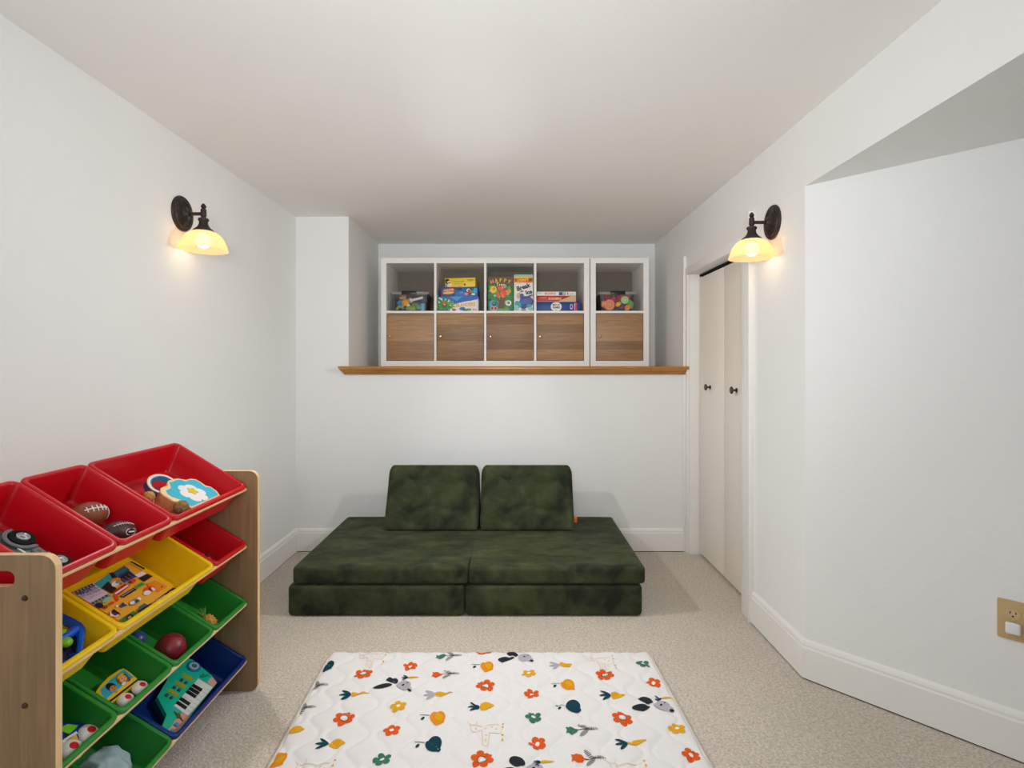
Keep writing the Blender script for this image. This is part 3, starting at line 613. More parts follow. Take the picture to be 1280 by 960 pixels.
def wedge(x0, x1, label, seed):
    o = thing('wedge_pillow', label, 'pillow', T((x0+x1)/2, 3.144, .2375))
    w = x1-x0; pr = [(0, 0), (.178, .362), (.335, 0)]
    bm = bmesh.new()
    a = [bm.verts.new((-w/2, y, z)) for y, z in pr]; b = [bm.verts.new((w/2, y, z)) for y, z in pr]
    bm.faces.new(a); bm.faces.new(b[::-1])
    for i in range(3): bm.faces.new((a[i], b[i], b[(i+1) % 3], a[(i+1) % 3]))
    bmesh.ops.recalc_face_normals(bm, faces=list(bm.faces))
    bmesh.ops.bevel(bm, geom=list(bm.edges), offset=.030, segments=6, profile=.5, affect='EDGES', clamp_overlap=True)
    m = MB(); m.addbm(bm, suede_m, None, True); c = m.obj('cushion', o, None, 60)
    m = MB(); y0, z0 = .018, .02; q = .46
    m.tube([(-w/2+.006, .012, .012), (w/2-.006, .012, .012)], .0025, suede_m, None, 6); m.obj('seam_piping', c)
    return o, w
wedge(-.738, -.1935, 'dark green suede wedge pillow at left on the seat mattress', 0)
o, w = wedge(-.184, .3605, 'dark green suede wedge pillow at right with orange tag', 4)
m = MB(); m.box((w/2+.008, .075, .05), (.02, .022, .03), tag_or, None, .002); m.obj('fabric_tag', o)

# ------------------------------------------------------------------ quilted play mat with printed motifs
ML, MR, MYF, MYN, MZ = -.735, .556, 2.250, .80, .020
def shear(x, y): return x-.040*(y-MYF)
def qh(x, y):
    """quilting: mirrored wavy stitch lines; height of the top face"""
    Pq, Aq, Lq = .0775, .026, .155
    best = 9; base_k = (x-ML)/Pq
    for k in range(int(base_k)-1, int(base_k)+3):
        s = 1 if k % 2 else -1
        xl = ML+k*Pq+s*Aq*math.sin(2*PI*y/Lq)
        sl = 1/math.sqrt(1+(Aq*2*PI/Lq*math.cos(2*PI*y/Lq))**2)
        best = min(best, abs(x-xl)*sl)
    e = min(x-ML, MR-x, MYF-y, y-MYN)
    h = MZ+.0080*(1-math.exp(-(best/.0105)**1.2))
    h += .0007*noise.noise(Vector((x*9, y*9, 0)))
    return h-.012*math.exp(-max(e, 0)/.008)
fab = mat('white_quilt_cotton', '#e9e6e4', .85, .15, var=.01, scale=40, bump=.12, bscale=700)
bind = mat('cream_binding', '#e2d8ca', .85, .15, var=.03)
PR = {n: mat('mat_print_'+n, c, .85, .15, var=.05, scale=300) for n, c in dict(orange='#dd5a1e', white='#eeeae8', yellow='#e0a51c', green='#3f7560', teal='#123f4c', black='#2b2d33', lgrey='#b3adb4', cream='#e9cfae', dark='#4a3a30', amber='#e48f1c').items()}
m = MB(); nx, ny = 216, 242
vs = []; fs = []
rc = .045
for j in range(ny+1):
    for i in range(nx+1):
        x = ML+(MR-ML)*i/nx; y = MYN+(MYF-MYN)*j/ny
        for cx_, s in ((ML, 1), (MR, -1)):                 # rounded far corners
            dx = (x-cx_)*s; dy = MYF-y
            if dx < rc and dy < rc:
                k = max(rc-dx, rc-dy); r_ = math.hypot(rc-dx, rc-dy)
                if r_ > 1e-9:
                    f_ = k/r_; x = cx_+s*(rc-(rc-dx)*f_); y = MYF-(rc-(rc-dy)*f_)
        vs.append((shear(x, y), y, qh(x, y)))
for j in range(ny):
    for i in range(nx):
        a = j*(nx+1)+i; fs.append((a, a+1, a+nx+2, a+nx+1))
m.add(vs, fs, fab, None, True)
def PZ(pts, c, lift, x, y):
    """print polygon laid on the quilt, motif 'up' points to -x of the room"""
    pts = [(x+p[0], y+p[1]) for p in pts]
    for f in (lambda p: unx(*p)-ML-.006, lambda p: MR-.006-unx(*p), lambda p: MYF-.006-p[1], lambda p: p[1]-MYN-.006):   # trim at the binding
        if not pts or all(f(p) >= 0 for p in pts): continue
        o_ = []
        for i in range(len(pts)):
            a, b = pts[i-1], pts[i]; fa, fb = f(a), f(b)
            if fa*fb < 0: t = fa/(fa-fb); o_.append((a[0]+(b[0]-a[0])*t, a[1]+(b[1]-a[1])*t))
            if fb >= 0: o_.append(b)
        pts = o_
    if len(pts) < 3: return
    cxm = sum(p[0] for p in pts)/len(pts); cym = sum(p[1] for p in pts)/len(pts)
    n = len(pts); ar = sum(pts[i][0]*pts[(i+1) % n][1]-pts[(i+1) % n][0]*pts[i][1] for i in range(n))/2
    if abs(ar) < 2e-6: return
    if ar < 0: pts = pts[::-1]
    hz = lambda p: qh(unx(*p), p[1])+lift
    ctr = (cxm, cym)
    q_ = []
    for i in range(n):                                   # short edges, so the print follows the quilting
        a, b = pts[i], pts[(i+1) % n]; k = max(1, int(math.hypot(b[0]-a[0], b[1]-a[1])/.005))
        q_ += [(a[0]+(b[0]-a[0])*t/k, a[1]+(b[1]-a[1])*t/k) for t in range(k)]
    n = len(q_); rm = max(math.hypot(p[0]-cxm, p[1]-cym) for p in q_); nr = max(1, min(5, int(rm/.006)))
    V = []; Fq = []
    for r_ in range(nr):
        f_ = 1-r_/nr; V += [(cxm+(p[0]-cxm)*f_, cym+(p[1]-cym)*f_, hz((cxm+(p[0]-cxm)*f_, cym+(p[1]-cym)*f_))) for p in q_]
        if r_: Fq += [((r_-1)*n+i, (r_-1)*n+(i+1) % n, r_*n+(i+1) % n, r_*n+i) for i in range(n)]
    V.append((cxm, cym, hz(ctr))); Fq += [((nr-1)*n+i, (nr-1)*n+(i+1) % n, nr*n) for i in range(n)]
    m.add(V, Fq, PR[c], None, True)
def unx(x, y): return x+.040*(y-MYF)
def E_(cx, cy, rx, ry, rot=0, n=16):
    a0 = math.radians(rot); ca, sa = math.cos(a0), math.sin(a0)
    return [(cx+rx*math.cos(2*PI*i/n)*ca-ry*math.sin(2*PI*i/n)*sa, cy+rx*math.cos(2*PI*i/n)*sa+ry*math.sin(2*PI*i/n)*ca) for i in range(n)]
def petal(r, n, dep, k=40, ph=0):
    return [((r*(1-dep+dep*abs(math.sin(n*(t)/2))**.6))*math.cos(t+ph), (r*(1-dep+dep*abs(math.sin(n*(t)/2))**.6))*math.sin(t+ph)) for t in [2*PI*i/k for i in range(k)]]
def line(p, q, w):
    d = Vector((q[0]-p[0], q[1]-p[1])); d.normalize(); s = (-d.y*w/2, d.x*w/2)
    k = [(p[0]+(q[0]-p[0])*t, p[1]+(q[1]-p[1])*t) for t in (0, .33, .67, 1)]
    return [(a[0]+s[0], a[1]+s[1]) for a in k]+[(a[0]-s[0], a[1]-s[1]) for a in k[::-1]]
L0 = .0014
def motif(kind, x, y):
    ph = random.uniform(-.3, .3)
    if kind == 'ring':
        PZ(petal(.035, 6, .34, 60, ph), 'orange', L0, x, y); PZ(E_(0, 0, .0135, .0135), 'black', L0+.0004, x, y); PZ(E_(0, 0, .0115, .0115), 'white', L0+.0008, x, y); PZ(E_(0, 0, .0085, .0085), 'lgrey', L0+.0012, x, y); PZ(E_(0, 0, .0072, .0072), 'white', L0+.0016, x, y)
    elif kind in ('oflower', 'yflower', 'gflower'):
        PZ(petal(.028, 5, .42, 60, ph), {'o': 'orange', 'y': 'yellow', 'g': 'green'}[kind[0]], L0, x, y); PZ(E_(0, 0, .007, .007), 'white', L0+.0005, x, y)
    elif kind in ('lemon', 'dfruit', 'edgefruit'):
        c = 'amber' if kind == 'lemon' else 'teal'
        PZ([(.026*math.cos(t)*(1 if math.cos(t) < 0 else .92)+.004+(.006 if abs(t-5.5) < .25 else 0), .033*math.sin(t)*(1.0 if math.sin(t) > 0 else 1.08)) for t in [2*PI*i/28 for i in range(28)]], c, L0, x+.006, y)
        if kind == 'lemon': PZ(E_(.006, .002, .013, .02, 10), 'yellow', L0+.0005, x+.008, y)
        PZ(line((-.05, .006), (-.018, .004), .0025), 'teal', L0+.0004, x, y); PZ(E_(-.038, -.012, .009, .005, 65), 'teal', L0+.0004, x, y)
    elif kind in ('radish', 'carrot', 'pcarrot', 'pradish', 'minicarrot'):
        k = .62 if kind == 'minicarrot' else 1
        body = [(0, .0), (.006, .014), (.02, .02), (.033, .016), (.048, .003), (.052, -.001), (.036, -.013), (.02, -.018), (.006, -.013)] if 'radish' in kind else [(0, .0), (.004, .009), (.02, .010), (.045, .006), (.062, .003), (.064, 0), (.045, -.006), (.02, -.009), (.004, -.009)]
        ro = math.radians(12 if kind[0] in 'cp' else 3)
        R = lambda P_: [((p[0]*math.cos(ro)-p[1]*math.sin(ro))*k, (p[0]*math.sin(ro)+p[1]*math.cos(ro))*k) for p in P_]
        PZ(R(body), 'yellow', L0, x-.012, y)
        lc = 'lgrey' if kind in ('pcarrot', 'pradish') else 'teal'
        for a in (-38, 0, 36): PZ(R(E_(-.02*math.cos(math.radians(a)), -.02*math.sin(math.radians(a)), .02, .0058, a)), lc, L0+.0003, x-.012, y)
    elif kind in ('otulip', 'gtulip', 'leaf'):
        if kind != 'leaf':
            PZ([(-.036, .013), (-.028, .011), (-.02, .016), (-.004, .012), (.004, .0), (-.004, -.013), (-.02, -.017), (-.028, -.011), (-.037, -.015), (-.033, 0)], 'orange' if kind[0] == 'o' else 'green', L0, x, y)
        PZ(line((.002, 0), (.052, .002), .003), 'dark', L0, x, y)
        for (ax, ay, a) in ((.02, .016, 130), (.02, -.016, 230), (.046, .003, 0)):
            ca, sa = math.cos(math.radians(a)), math.sin(math.radians(a))
            for s in range(-4, 5):
                wv = .0085*math.sqrt(max(0, 1-(s/4.6)**2)); px_, py_ = ax+ca*s*.0046, ay+sa*s*.0046
                PZ(line((px_-sa*wv, py_+ca*wv), (px_+sa*wv, py_-ca*wv), .0018), 'dark', L0, x, y)
    elif kind == 'rabbit':
        PZ(E_(-.035, .03, .016, .026, 60, 16), 'black', L0, x, y); PZ(E_(-.06, -.012, .034, .015, 18), 'black', L0, x, y)
        PZ(E_(.014, -.002, .027, .024, -20), 'lgrey', L0+.0003, x, y); PZ(E_(.034, -.02, .014, .012, -40), 'lgrey', L0+.0005, x, y); PZ(E_(.04, -.03, .008, .006, -30), 'black', L0+.0009, x, y)
        PZ(E_(.012, .0, .0045, .004), 'black', L0+.0009, x, y); PZ(E_(.026, .008, .003, .003), 'black', L0+.0009, x, y)
    elif kind == 'giraffe':
        for a, b in (((-.05, .03), (-.02, .03)), ((-.05, .03), (-.045, .005)), ((-.045, .005), (-.01, .0)), ((-.02, .03), (.045, .03)), ((-.01, 0), (-.005, -.06)), ((-.005, -.06), (.012, -.06)), ((.012, -.06), (.014, -.01)), ((.014, -.01), (.05, -.012)), ((.05, -.012), (.055, .03)), ((-.05, .03), (-.06, .045)), ((-.03, .03), (-.03, .048))):
            PZ(line(a, b, .0022), 'cream', L0, x, y)
        for a in ((-.03, .018), (.0, .012), (.02, .018), (.035, .008), (.004, -.02), (.003, -.04)): PZ(E_(a[0], a[1], .0035, .003), 'cream', L0, x, y)
        for a in ((.055, -.02), (.055, -.04), (.055, .02), (.055, .042)): PZ(E_(a[0], a[1], .0035, .0035), 'yellow', L0, x, y)
MOT = [('edgefruit', -.725, 2.139), ('giraffe', -.561, 2.19), ('ring', -.56, 2.078), ('oflower', -.393, 2.133), ('gtulip', -.267, 2.205), ('ring', -.112, 2.25), ('lemon', -.106, 2.133), ('carrot', -.557, 1.949), ('leaf', -.735, 2.005), ('leaf', -.732, 1.872), ('rabbit', -.408, 2.008), ('minicarrot', -.374, 2.05), ('otulip', -.264, 2.075), ('ring', -.097, 2.002), ('pcarrot', -.26, 1.949), ('yflower', -.387, 1.879), ('radish', -.099, 1.879), ('ring', -.553, 1.817), ('lemon', -.255, 1.824), ('oflower', -.382, 1.754), ('radish', -.700, 1.756), ('giraffe', -.085, 1.752), ('radish', -.551, 1.694), ('dfruit', -.25, 1.694), ('gflower', -.383, 1.627), ('ring', -.088, 1.628), ('lemon', -.700, 1.628), ('giraffe', -.575, 1.58), ('rabbit', .037, 2.196), ('pradish', .195, 2.136), ('yflower', .063, 2.081), ('lemon', .193, 2.008), ('ring', .349, 2.073), ('gflower', .51, 2.149), ('oflower', .518, 2.021), ('radish', .359, 1.942), ('rabbit', .498, 1.887), ('minicarrot', .534, 1.926), ('oflower', .07, 1.952), ('dfruit', .199, 1.882), ('gflower', .071, 1.824), ('ring', .363, 1.817), ('yflower', .528, 1.765), ('gtulip', .208, 1.759), ('carrot', .367, 1.696), ('oflower', .078, 1.696), ('otulip', .211, 1.632), ('oflower', .534, 1.646), ('minicarrot', .096, 1.614), ('giraffe', .345, 2.16), ('giraffe', .333, 1.58), ('rabbit', .05, 1.59)]
for k_, x, y in MOT: motif(k_, x, y)
for k_, x, y in MOT:                       # the print repeats towards the near end of the mat
    if MYN+.05 < y-.655 < 1.57: motif(k_, x+.026, y-.655)
mo = thing('play_mat', 'white quilted play mat printed with orange flowers, lemons and rabbits on the carpet', 'play mat')
pad = m.obj('quilted_pad', mo, None, 60)
m = MB(); out = []
N_ = 60
for i in range(N_): y = MYN+(MYF-rc-MYN)*i/N_; out.append((MR, y))
for i in range(9): a = i*PI/16; out.append((MR-rc+rc*math.cos(a), MYF-rc+rc*math.sin(a)))
for i in range(1, 50): out.append((MR-rc-(MR-ML-2*rc)*i/50, MYF))
for i in range(9): a = PI/2+i*PI/16; out.append((ML+rc+rc*math.cos(a), MYF-rc+rc*math.sin(a)))
for i in range(N_+1): out.append((ML, MYF-rc-(MYF-rc-MYN)*i/N_))
for i in range(1, 50): out.append((ML+(MR-ML)*i/50, MYN))
m.tube([(shear(x, y), y, .0085+.0012*noise.noise(Vector((x*12, y*12, 2)))) for x, y in out], .0078, bind, None, 8, True); m.obj('edge_binding', mo)

# ------------------------------------------------------------------ toy organizer (four tilted rows of bins)
OX, OB, OY0, OY1, OH = -.927, -1.262, 1.138, 2.011, .803
ZF = [.7504, .5410, .3316, .1222]
EZ = Vector((.5236, 0, .852)).normalized(); EY = Vector((-EZ.z, 0, EZ.x)); EX = Vector((0, 1, 0))
BW, BU, BD = .305, .217, .100
def rowM(row, yc):
    c = Vector((-.958, yc, ZF[row]))+EY*BW/2
    return Matrix(((EX.x, EY.x, EZ.x, c.x), (EX.y, EY.y, EZ.y, c.y), (EX.z, EY.z, EZ.z, c.z), (0, 0, 0, 1)))
YC_ = lambda a, n: 1.140+BU*(a+n/2)
og = thing('toy_organizer', 'maple toy organizer rack holding coloured bins by the left wall', 'toy organizer', T(OX, OY0, 0))
def side(y0, y1):
    cu = bpy.data.curves.new('tmp', 'CURVE'); cu.dimensions = '2D'; cu.fill_mode = 'BOTH'; cu.extrude = (y1-y0)/2
    for pts in (rrect((OX-OB)/2, OH/2, .03, 8, (OX+OB)/2, OH/2), rrect(.068, .0165, .0165, 8, (OX+OB)/2+.017, .755)):
        sp = cu.splines.new('POLY'); sp.points.add(len(pts)-1); sp.use_cyclic_u = True
        for p_, q_ in zip(sp.points, pts): p_.co = (q_[0]-OX, q_[1], 0, 1)
    o = bpy.data.objects.new('tmp', cu); COL.objects.link(o)
    ev = o.evaluated_get(bpy.context.evaluated_depsgraph_get()); me = ev.to_mesh()
    vs = [(v.co.x, v.co.z+(y0+y1)/2-OY0, v.co.y) for v in me.vertices]; fs = [list(p.vertices)[::-1] for p in me.polygons]; nz = [abs(p.normal.z) for p in me.polygons]
    ev.to_mesh_clear(); bpy.data.objects.remove(o); bpy.data.curves.remove(cu)
    m = MB(); m.add(vs, [f for f, n in zip(fs, nz) if n > .5], panel_m); m.add(vs, [f for f, n in zip(fs, nz) if n <= .5], edge_m)
    return m.obj('side_panel', og)
side(OY0-.017, OY0); side(OY1, OY1+.018)
for row in range(4):
    for y_ in (-.1475, .1475):
        M = rowM(row, (OY0+OY1)/2); p = M @ Vector((0, y_, -.0195))
        m = MB(); m.tube([(p.x-OX, 0, p.z), (p.x-OX, OY1-OY0, p.z)], .0072, dowel_m, None, 12); m.obj('dowel', og)
for z in (.716, .498):
    for x in (-.062,): 
        m = MB(); m.lathe([(.0001, .0045), (.004, .004), (.0058, .0015), (.006, 0)], knob_m, T(x, -.017, z) @ RX(90), 14); m.obj('screw', og)

def bin_(row, a, n, pm, label, group=None):
    L = BU*n; hx, hy = L/2-.0018, BW/2; m = MB()
    def R(d, z, tx=0, ty0=0, ty1=0):
        r = max(.022-d*.6, .010)
        return [(x, y+(ty1-ty0)/-2*0+((ty0-ty1)/2), z) for x, y in rrect(hx-d-tx, hy-d-(ty0+ty1)/2, r)]
    dp = BD
    ls = [R(.0, -.012), R(.0, -.003), R(.0012, -.0008), R(.004, 0), R(.009, 0), R(.0118, -.0012), R(.013, -.004),
          R(.013, -dp*.5, .006, .004, .010), R(.013, -dp+.010, .0115, .008, .02), R(.013, -dp+.003, .0145, .0105, .0225), R(.013, -dp, .022, .018, .03)]
    loops(m, ls, pm, None, False, True)
    lo = [R(.0, -.012), R(.0015, -.012), R(.010, -.010), R(.0105, -dp*.5, .006, .004, .010), R(.0105, -dp, .0125, .009, .021), R(.0105, -dp-.0025, .018, .014, .026)]
    n_ = len(lo[0]); vs = [p for l in lo for p in l]; fs = []
    for i in range(len(lo)-1):
        for j in range(n_): fs.append((i*n_+j, (i+1)*n_+j, (i+1)*n_+(j+1) % n_, i*n_+(j+1) % n_))
    fs.append(tuple((len(lo)-1)*n_+j for j in range(n_))[::-1])
    m.add(vs, fs, pm, None, True)
    # moulded grip outline on the back wall
    yb = hy-.013-.0095
    m.tube([(.045*math.cos(PI+PI*i/12), yb+.0065+.012*math.sin(PI*i/12)*-.3, -.024-.022*math.sin(PI*i/12)) for i in range(13)], .0016, pm, None, 6)
    return tag(m.obj('storage_bin', None, rowM(row, YC_(a, n)), 50), label, 'storage bin', group)
gr = 'plastic bins on the toy organizer'
bin_(0, 2, 2, red_p, 'large red bin holding the cloud bag, far end of the top row', gr)
bin_(0, 1, 1, red_p, 'small red bin holding two footballs in the top row', gr)
bin_(0, 0, 1, red_p, 'small red bin holding the green toy truck in the top row', gr)
bin_(1, 3, 1, red_p, 'small red bin at the far end of the second row, beside the large yellow bin', gr)
bin_(1, 1, 2, yel_p, 'large yellow bin holding the magnetic game box', gr)
bin_(1, 0, 1, yel_p, 'small yellow bin holding the blue toy car', gr)
bin_(2, 3, 1, grn_p, 'small green bin holding the toy pineapple', gr)
bin_(2, 2, 1, grn_p, 'small green bin holding the maroon ball', gr)
bin_(2, 1, 1, grn_p, 'small green bin holding the yellow bus toy', gr)
bin_(2, 0, 1, grn_p, 'small green bin holding the blue and lime rolling toy, nearest in the third row', gr)
bin_(3, 2, 2, blu_p, 'large dark blue bin holding the turquoise toy keyboard', gr)
bin_(3, 1, 1, grn_p, 'small green bin holding pale blue cloth in the bottom row', gr)

def fl(row, a, n): return rowM(row, YC_(a, n)) @ T(0, 0, -BD)     # frame on the floor of a bin
def surf(row, a, n, h, x0=0, y0=0, s=1):
    """where a point seen in a crop of the photo lies on a plane h above the floor of that bin"""
    Mi = fl(row, a, n).inverted(); o = Mi @ Vector((0, 0, CH)); 
    def f(x, y, hh=None):
        px, py = x0+x/s, y0+y/s
        d = (Mi.to_3x3() @ Vector(((px-640)/F, 1, -(py-456)/F)))
        t = ((h if hh is None else hh)-o.z)/d.z
        p = o+d*t; return (p.x, p.y)
    return f

# green toy truck lying on its side
M = fl(0, 0, 1)
o = thing('toy_truck', 'dark green toy truck with black wheels lying in a red bin', 'toy truck', M)
w1, w2 = Vector((.010, .006)), Vector((.011, -.094))
ax = (w2-w1).normalized(); up = Vector((ax.y, -ax.x))           # truck's own up points to the near end of the bin
if up.x > 0: up = -up
Q = Matrix(((ax.x, up.x, 0, w1.x), (ax.y, up.y, 0, w1.y), (0, 0, 1, 0), (0, 0, 0, 1)))
tyre = mat('rubber_tyre', '#141416', .75, .2); m = MB(); m.prism([(-.045, .008), (-.05, .05), (-.02, .064), (.02, .062), (.034, .044), (.085, .036), (.116, .028), (.118, .006)], .004, .052, dgreen, Q, .004)
m.prism([(-.03, .044), (.014, .044), (.022, .032), (-.03, .032)], .0522, .0528, black, Q)
for x, y, w_, h_ in ((.03, .03, .02, .004), (.052, .03, .012, .006), (.004, .026, .016, .003), (.07, .026, .01, .004)): m.box((x, y, .0523), (w_, h_, .001), white, Q)
m.obj('body', o)
for wx in (0, (w2-w1).length):
    m = MB(); k = .0265 if wx == 0 else .023
    m.lathe([(.012, .03), (k, .03), (k+.0015, .036), (k+.0015, .052), (k-.001, .058), (.015, .059)], tyre, Q @ T(wx, 0, 0), 28)
    wh = m.obj('wheel', o)
    m = MB(); m.lathe([(.0135, .057), (.0135, .0605), (.0112, .061), (.0095, .058), (.005, .0585), (.0042, .062), (.0001, .0625)], silver, Q @ T(wx, 0, 0), 24); m.obj('hub', wh)
    m = MB(); pts = [((.0375)*math.cos(a*PI/14), .0375*math.sin(a*PI/14)) for a in range(-1, 16)]+[((.0305)*math.cos(a*PI/14), .0305*math.sin(a*PI/14)) for a in range(15, -2, -1)]
    m.prism(pts, .03, .056, grey, Q @ T(wx, 0, 0), .002)
    m.obj('fender', o)
m = MB(); m.box((.052, .008, .05), (.022, .02, .014), grey, Q, .002); m.ell((.052, .008), .005, .005, black, Q, .0576)
for i in range(4): m.box((.075+i*.0005, .0+i*.006, .05), (.024, .0035, .01), grey, Q, .001)
m.obj('side_step', o)

# two footballs
def football(c, yaw, r, L, skin_m, M, label):
    o = thing('football', label, 'football', M @ T(*c) @ RZ(yaw), 'toy footballs')
    m = MB(); pr = [(r*max(0, 1-(abs(t))**2.1)**.72+.0001, L*t) for t in [-1+2*i/20 for i in range(21)]]
    m.lathe(pr, skin_m, RY(90), 28); m.obj('ball', o)
    return o, r, L
zt = lambda r, L, x: r*max(0, 1-abs(x/L)**2.1)**.72
M = fl(0, 1, 1)
o, r, L = football((.022, .022, .034), -14, .034, .056, brown_b, M, 'brown toy football with white laces in the small red bin')
def lace(o, r, L, col, thick, half, n, wl, ang, st=0):
    m = MB(); Rr = RX(ang)
    def sp(x, a): q = zt(r, L, x)+.0008; return Vector((x, q*math.sin(a), q*math.cos(a)))
    m.tube([sp(-half+2*half*i/10, 0) for i in range(11)], thick, col, Rr, 6)
    for i in range(n):
        x = -half+2*half*(i+.5)/n; m.tube([sp(x, a) for a in (-wl, -wl/2, 0, wl/2, wl)], thick*.9, col, Rr, 6)
    m.obj('laces', o)
    if st:
        m = MB()
        for s in st: m.tube([sp(s, a*2*PI/28) for a in range(28)], .0012, col, Rr, 5, True)
        m.obj('stripe', o)
lace(o, r, L, white, .0017, .032, 5, .26, 22, (.042,))
o, r, L = football((.030, -.069, .031), -20, .031, .051, dark_b, M, 'dark maroon toy football with a white oval mark in the small red bin')
lace(o, r, L, mat('stitched_tan', '#cbb9b0', .6), .0010, .03, 9, .13, 4)
m = MB(); Mq = RX(52)
mk = lambda rx, ry, mm, lift: m.add([(x+.012, y, math.sqrt(max(1e-9, zt(r, L, x+.012)**2-y*y))+lift) for x, y in rrect(rx, ry, ry*.98)], [list(range(28))], mm, Mq)
mk(.017, .0082, white, .0008); mk(.0148, .006, P('logo_dark', '#2a2022'), .0014); mk(.0105, .002, white, .002); m.obj('oval_mark', o)

# cloud shaped wooden bag with strap, pom poms
M = fl(0, 2, 2); S = surf(0, 2, 2, .05, 170, 585, 10.667)
peach = P('peach_felt', '#f3cf9f', .7); cyanf = P('cyan_felt', '#3cb6cf', .7); brownf = P('tan_leather', '#d39c66', .6)
o = thing('toy_bag', 'cloud-shaped toy bag with cyan face and white flower in the large red bin', 'toy bag', M)
outl = [(330, 265), (370, 245), (430, 240), (415, 200), (430, 165), (490, 148), (560, 136), (620, 148), (670, 163), (720, 140), (800, 148), (870, 188), (920, 235), (1000, 248), (1075, 300), (1122, 362), (930, 448), (740, 535), (690, 500), (620, 455), (540, 450), (505, 440), (440, 400), (370, 360), (325, 315)]
pts = [S(*p) for p in outl]; cxm = sum(p[0] for p in pts)/len(pts); cym = sum(p[1] for p in pts)/len(pts)
inn = lambda k: [(cxm+(p[0]-cxm)*k, cym+(p[1]-cym)*k) for p in pts]
m = MB(); m.prism(inn(.97), .006, .044, brownf, None); m.obj('gusset', o)
m = MB(); m.prism(pts, .044, .05, peach, None, .002); m.prism(inn(1.0), .0, .007, peach, None, .002); m.obj('body_panel', o)
face = [(445, 195), (500, 182), (535, 160), (600, 160), (660, 180), (720, 158), (800, 165), (865, 205), (915, 248), (995, 262), (1060, 310), (1095, 358), (745, 512), (640, 445), (545, 405), (480, 385), (420, 345), (400, 300), (440, 285), (470, 260)]
m = MB(); m.prism([S(*p) for p in face], .05, .0508, cyanf)
fc = S(760, 335); fr = .5*(Vector(S(955, 370))-Vector(S(555, 300))).length
m.prism([(fc[0]+q[0]*fr, fc[1]+q[1]*fr) for q in petal(1, 6, .22, 48, .3)], .0508, .0518, white)
st = S(748, 315); sr = fr*.42
m.prism([(st[0]+(sr if i % 2 == 0 else sr*.62)*math.cos(i*PI/5+.5), st[1]+(sr if i % 2 == 0 else sr*.62)*math.sin(i*PI/5+.5)) for i in range(10)], .0518, .0535, P('star_yellow', '#dcc02c')); m.obj('face_panel', o)
m = MB(); path = [(505, 165), (430, 120), (350, 97), (270, 98), (195, 130), (168, 185), (190, 245), (240, 290), (310, 320)]
pp = [Vector(S(x, y, .05)) for x, y in path]; sm = []
for i in range(len(pp)-1):
    for t_ in (0, .25, .5, .75):
        a, b, c, d_ = pp[max(i-1, 0)], pp[i], pp[i+1], pp[min(i+2, len(pp)-1)]
        sm.append(.5*((2*b)+(-a+c)*t_+(2*a-5*b+4*c-d_)*t_**2+(-a+3*b-3*c+d_)*t_**3))
sm.append(pp[-1])
cen = Vector((sum(p.x for p in sm)/len(sm), sum(p.y for p in sm)/len(sm)))
def rib(d0, d1, z0, z1, mm):
    A_ = []; B_ = []
    for i, p in enumerate(sm):
        t_ = (sm[min(i+1, len(sm)-1)]-sm[max(i-1, 0)]).normalized(); n_ = Vector((-t_.y, t_.x))
        if n_.dot(p-cen) < 0: n_ = -n_
        A_.append(p+n_*d0); B_.append(p+n_*d1)
    vs = []; fs = []
    for a, b in zip(A_, B_): vs += [(a.x, a.y, z0), (b.x, b.y, z0), (b.x, b.y, z1), (a.x, a.y, z1)]
    for i in range(len(sm)-1):
        for j in range(4): fs.append((i*4+j, i*4+(j+1) % 4, i*4+4+(j+1) % 4, i*4+4+j))
    fs += [(0, 1, 2, 3), tuple(len(vs)-4+k for k in (3, 2, 1, 0))]
    m.add(vs, fs, mm)
rib(-.0085, -.0045, .032, .05, P('strap_blue', '#3a86b4', .7)); rib(-.0045, .001, .032, .0505, white); rib(.001, .005, .032, .051, peach); rib(.005, .0065, .032, .049, P('strap_navy', '#3f4f78', .7))
m.obj('strap', o)
ptan = mat('tan_pompom', '#c89a5c', .9, var=.25, scale=120, bump=.6, bscale=300); polv = mat('olive_brown_pompom', '#8a7444', .9, var=.4, scale=90, bump=.6, bscale=300)
p = surf(0, 2, 2, .03, 170, 585, 10.667)(160, 385); tag(MB().ball((0, 0, 0), .017, ptan, None, 4, bumpy=.12).obj('pom_pom', None, M @ T(p[0]+.004, p[1], .03)), 'tan pom pom beside the strap of the cloud bag', 'pom pom')
p = surf(0, 2, 2, .05, 170, 585, 10.667)(600, 525); tag(MB().ball((0, 0, 0), .0215, polv, None, 4, bumpy=.16).obj('pom_pom', None, M @ T(p[0], p[1], .05)), 'olive brown fuzzy pom pom at the front of the cloud bag', 'pom pom')
tag(MB().ball((0, 0, 0), .016, ptan, None, 4, (1.3, 1, .8), .1).obj('toy_potato', None, M @ T(-.115, -.105, .017)), 'tan felt lump beside the fuzzy pom pom in the large red bin', 'toy')

# orange toy with black wheels in the far red bin
M = fl(1, 3, 1); o = thing('toy_car', 'small orange toy car in the red bin at the far end of the second row', 'toy car', M @ T(.018, -.072, .0) @ RZ(-65))
m = MB(); m.prism([(-.03, .006), (-.03, .016), (-.016, .018), (-.01, .03), (.01, .03), (.018, .019), (.03, .016), (.03, .006)], -.014, .014, orange_p, RX(90), .003); m.obj('body', o)
for x in (-.019, .019):
    for s in (-1, 1):
        m = MB(); m.lathe([(.0001, -.004), (.009, -.004), (.009, .004), (.0001, .004)], black, T(x, s*.0145, .009) @ RX(90), 16); m.obj('wheel', o)
m = MB(); m.ball((0, 0, .034), .008, black); m.obj('driver', o)

